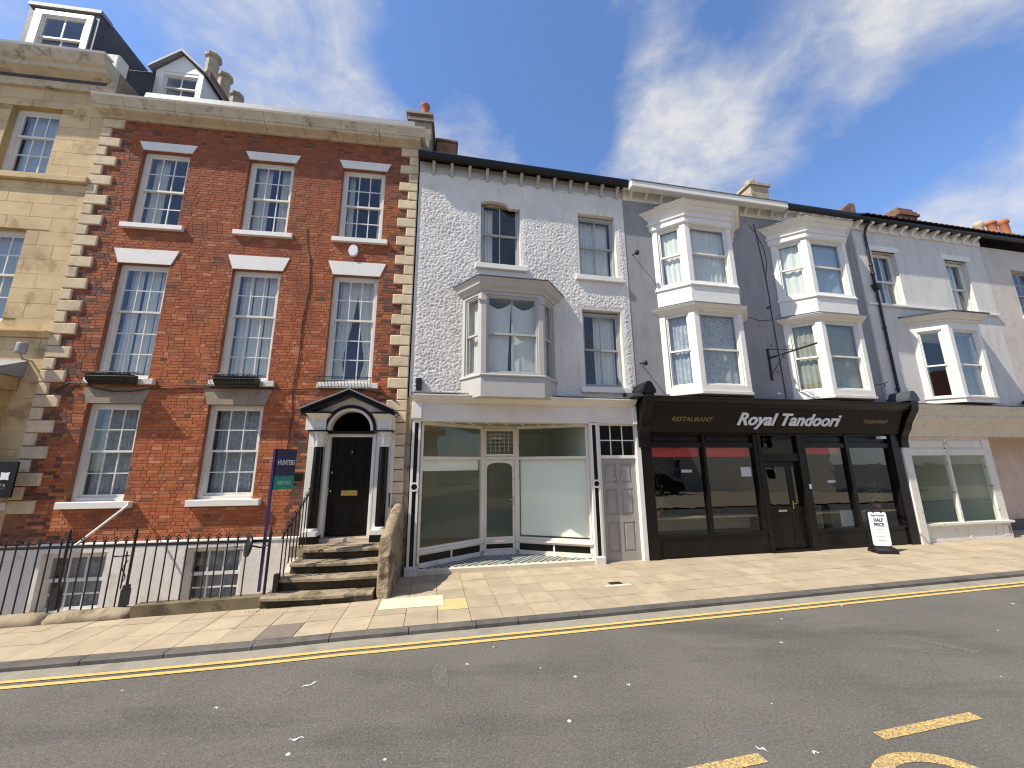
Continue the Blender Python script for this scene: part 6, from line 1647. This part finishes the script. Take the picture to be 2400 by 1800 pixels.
ms_ = MB(); ms_.prism([(-.15, 11.52), (2.1, 14.0), (3.6, 14.3), (3.6, 11.0), (-.15, 11.0)], -16, -7.22, 'x'); part('mansard_roof', ms_, 'slate', sb_)
gw = MB(); gw.prism([(.02, 11.0), (-.08, 11.50), (2.1, 13.9), (3.5, 14.2), (6.5, 13.0), (6.5, 10.5), (.02, 10.5)], -7.42, -7.19, 'x'); part('party_wall', gw, 'slate', sb_)
part('parapet_block', MB().cbox(-7.44, -7.14, -.12, .16, 11.56, 11.98, .02), 'plinth_white', sb_)
# dormer
dx0, dx1, dyy = -10.12, -8.50, .75
dyy = .62; dm = MB(); dm.box(dx0, dx0 + .22, dyy, dyy + 3, 11.5, 14.0); dm.box(dx1 - .22, dx1, dyy, dyy + 3, 11.5, 14.0); dm.box(dx0, dx1, dyy + .02, dyy + 3, 14.0, 14.12); dm.box(dx0 + .22, dx1 - .22, dyy + .25, dyy + .3, 11.5, 12.75)
dmr = part('dormer', dm, 'slate', sb_)
part('dormer_flashing', MB().box(dx0 - .03, dx1 + .03, dyy - .04, dyy + .3, 14.03, 14.135), 'lead', dmr)
fm = MB(); fm.box(dx0 + .16, dx0 + .34, dyy - .03, dyy + .05, 12.0, 13.92); fm.box(dx1 - .26, dx1 - .12, dyy - .03, dyy + .05, 12.0, 13.92); fm.box(dx0 + .34, dx1 - .26, dyy - .03, dyy + .05, 13.79, 13.92)
part('dormer_frame', fm, 'white_paint', dmr)
sash(dmr, dx0 + .34, dyy - .01, 12.55, dx1 - dx0 - .60, 1.24, 2, 1, 1, .45, 'sash_white', fw=.03, bar=.035, stile=.04, meet=.05, under=dmr)
rm = MB()
for z0, z1 in ((4.9, 8.2), (8.4, 10.8)):
    v = [(-15.8, .34, z0), (-7.4, .34, z0), (-7.4, 3.4, z0), (-15.8, 3.4, z0), (-15.8, .34, z1), (-7.4, .34, z1), (-7.4, 3.4, z1), (-15.8, 3.4, z1)]
    rm.add(v, [(0, 1, 2, 3), (7, 6, 5, 4), (3, 2, 6, 7), (0, 3, 7, 4), (2, 1, 5, 6)])
part('room', rm, 'room_mid', sb_)
cur(-9.10, -8.10, 8.66, 10.37, 'pale blind in top floor window of the sandstone building', [(0, 1, 0, 1)], 'cloth_blue', nw=5)
cur(-9.16, -8.14, 5.15, 7.26, 'pale blind in middle window of the sandstone building', [(0, 1, 0, 1)], 'cloth_blue', nw=5)
# porch of the sandstone building
pc = MB(); pc.prism([(-.05, 3.72), (-.05, 3.98), (-.62, 3.98), (-.62, 3.86), (-.50, 3.80), (-.50, 3.72)], -10.6, -7.52, 'x'); pc.box(-10.5, -7.62, -.46, .0, 3.40, 3.72)
por = part('porch', pc, 'yellow_stone', sb_)
part('porch_roof', MB().prism([(.0, 4.34), (.0, 3.985), (-.66, 3.985), (-.66, 4.02)], -10.65, -7.48, 'x'), 'lead', por)
part('porch_pier', MB().cbox(-8.1, -7.66, -.44, .0, .5, 3.4, .02), 'yellow_stone', por)
sg = thing('hanging_sign', 'black sign board with pale emblem beside the lowest quoins at left edge', 'sign', FB, (-7.3, -.5, 1.7))
part('board', MB().box(-7.85, -6.83, -.40, -.37, 1.69, 2.33), 'black_satin', sg)
part('emblem', MB().prism([(-6.99 + .10 * math.cos(k * math.pi / 4) * (1 if k % 2 else .6), 2.07 + .10 * math.sin(k * math.pi / 4) * (1 if k % 2 else .6)) for k in range(8)], -.405, -.401), 'letter_white', sg)
part('rule', MB().box(-7.4, -6.95, -.405, -.401, 1.845, 1.85), 'plastic_grey', sg)
lettering(sg, 'RISTR', -7.06, -.404, 1.875, .085, 'plastic_grey', depth=.003, spacing=1.2)
mb = MB().lathe((-7.42, -.24, 4.42), [(.0, .0), (.075, .0), (.08, .05), (.08, .2), (.075, .22), (.0, .22)], 16); mb.tube([(-7.42, -.24, 4.42), (-7.42, -.18, 4.33), (-7.42, .0, 4.33)], .018, 6)
solo('drum_light', mb, 'plastic_grey', FB, (-7.42, 0, 4.33), 'grey cylindrical wall light above the lead porch roof', 'lamp')
part('white_band', MB().box(-7.6, -7.215, -.03, .0, 1.44, 1.58), 'white_paint', sb_)

# =================================================================== ACROSS THE STREET (seen only as reflections)
op = thing('opposite_house', 'long cream rendered house across the street behind the viewer', 'building', F0, (2, -14, 0))
OO = [(-6, -5, 3.6, 5), (-2.5, -1.5, 3.6, 5), (2, 3, 3.6, 5), (6, 7, 3.6, 5), (10, 11, 3.6, 5), (-6, -4.4, .6, 2.4), (-1.6, 0, .6, 2.4), (2.4, 3.6, .1, 2.3), (6, 7.6, .6, 2.4), (10.5, 12, .6, 2.4)]
part('wall', MB().merge(wall_mb(-24, 34, -.3, 6.2, OO, 0, .3), Matrix.Translation((0, -13.5, 0)) @ Matrix.Rotation(rad(11), 4, 'Z') @ Matrix.Scale(-1, 4, (0, 1, 0))), 'opposite_cream', op)
part('roof', MB().merge(MB().prism([(-.4, 6.2), (3.2, 9.2), (7, 6.2)], -24, 34, 'x'), Matrix.Translation((0, -13.5, 0)) @ Matrix.Rotation(rad(11), 4, 'Z') @ Matrix.Scale(-1, 4, (0, 1, 0))), 'opposite_red', op)
part('room', MB().merge(MB().box(-24, 34, .6, .7, 0, 6), Matrix.Translation((0, -13.5, 0)) @ Matrix.Rotation(rad(11), 4, 'Z') @ Matrix.Scale(-1, 4, (0, 1, 0))), 'room_dark', op)
gp = thing('gate_piers', 'stone gate piers and dark railings across the street', 'wall', F0, (3, -8, 0))
for k in range(6):
    x = -8 + k * 4.6; y = -8.2 + x * .2
    mb = MB(); mb.box(x - .28, x + .28, y - .28, y + .28, 0, 1.9); mb.box(x - .36, x + .36, y - .36, y + .36, 1.9, 2.1); part('pier', mb, 'rough_stone', gp)
    mb = MB()
    for q in range(1, 18): xx = x + q * .25; mb.tube([(xx, -8.2 + xx * .2, .3), (xx, -8.2 + xx * .2, 1.5)], .015, 4)
    part('fence_bars', mb, 'black_iron', gp, kind='stuff')

ch_ = thing('corner_house', 'cream corner house with red roof across the street to the right', 'building', F0, (24, -8, 0))
CM = Matrix.Translation((13, -19, 0)) @ Matrix.Rotation(rad(47), 4, 'Z') @ Matrix.Scale(-1, 4, (0, 1, 0))
CO = [(x, x + .9, 3.4, 4.6) for x in (3, 6.5, 10, 13.5, 17, 20.5)] + [(x, x + 1.1, 1.0, 2.5) for x in (6.4, 13.4, 20.3)] + [(10, 11, .1, 2.3)]
part('wall', MB().merge(wall_mb(0, 25, -.3, 5.4, CO, 0, .3), CM), 'opposite_cream', ch_)
part('roof', MB().merge(MB().prism([(-.4, 5.4), (3.2, 8.4), (7, 5.4)], -1, 26, 'x'), CM), 'opposite_red', ch_)
part('room', MB().merge(MB().box(0, 25, .8, .9, 0, 5.4), CM), 'room_dark', ch_)
for x0, x1, z0, z1 in CO: part('window_frame', MB().merge(MB().box(x0, x1, .1, .12, (z0 + z1) / 2 - .03, (z0 + z1) / 2 + .03).box((x0 + x1) / 2 - .03, (x0 + x1) / 2 + .03, .1, .12, z0, z1), CM), 'sash_white', ch_)
cars = thing('parked_car', 'black parked car across the street behind the viewer', 'car', F0, (17, -7, 0))
CP = [(-2.1, .3), (-2.1, .75), (-1.9, .95), (-1.2, 1.0), (-.6, 1.42), (.7, 1.45), (1.3, 1.05), (2.0, .92), (2.15, .6), (2.1, .3)]
KM = Matrix.Translation((17, -5.5, 0)) @ Matrix.Rotation(rad(12), 4, 'Z')
part('body', MB().merge(MB().prism(CP, -.85, .85), KM), 'black_gloss', cars)
for x in (-1.35, 1.35):
    for y in (-.86, .66): part('wheel', MB().merge(MB().prism([(x + .33 * math.cos(k * math.pi / 8), .33 + .33 * math.sin(k * math.pi / 8)) for k in range(16)], y, y + .2), KM), 'plastic_black', cars)
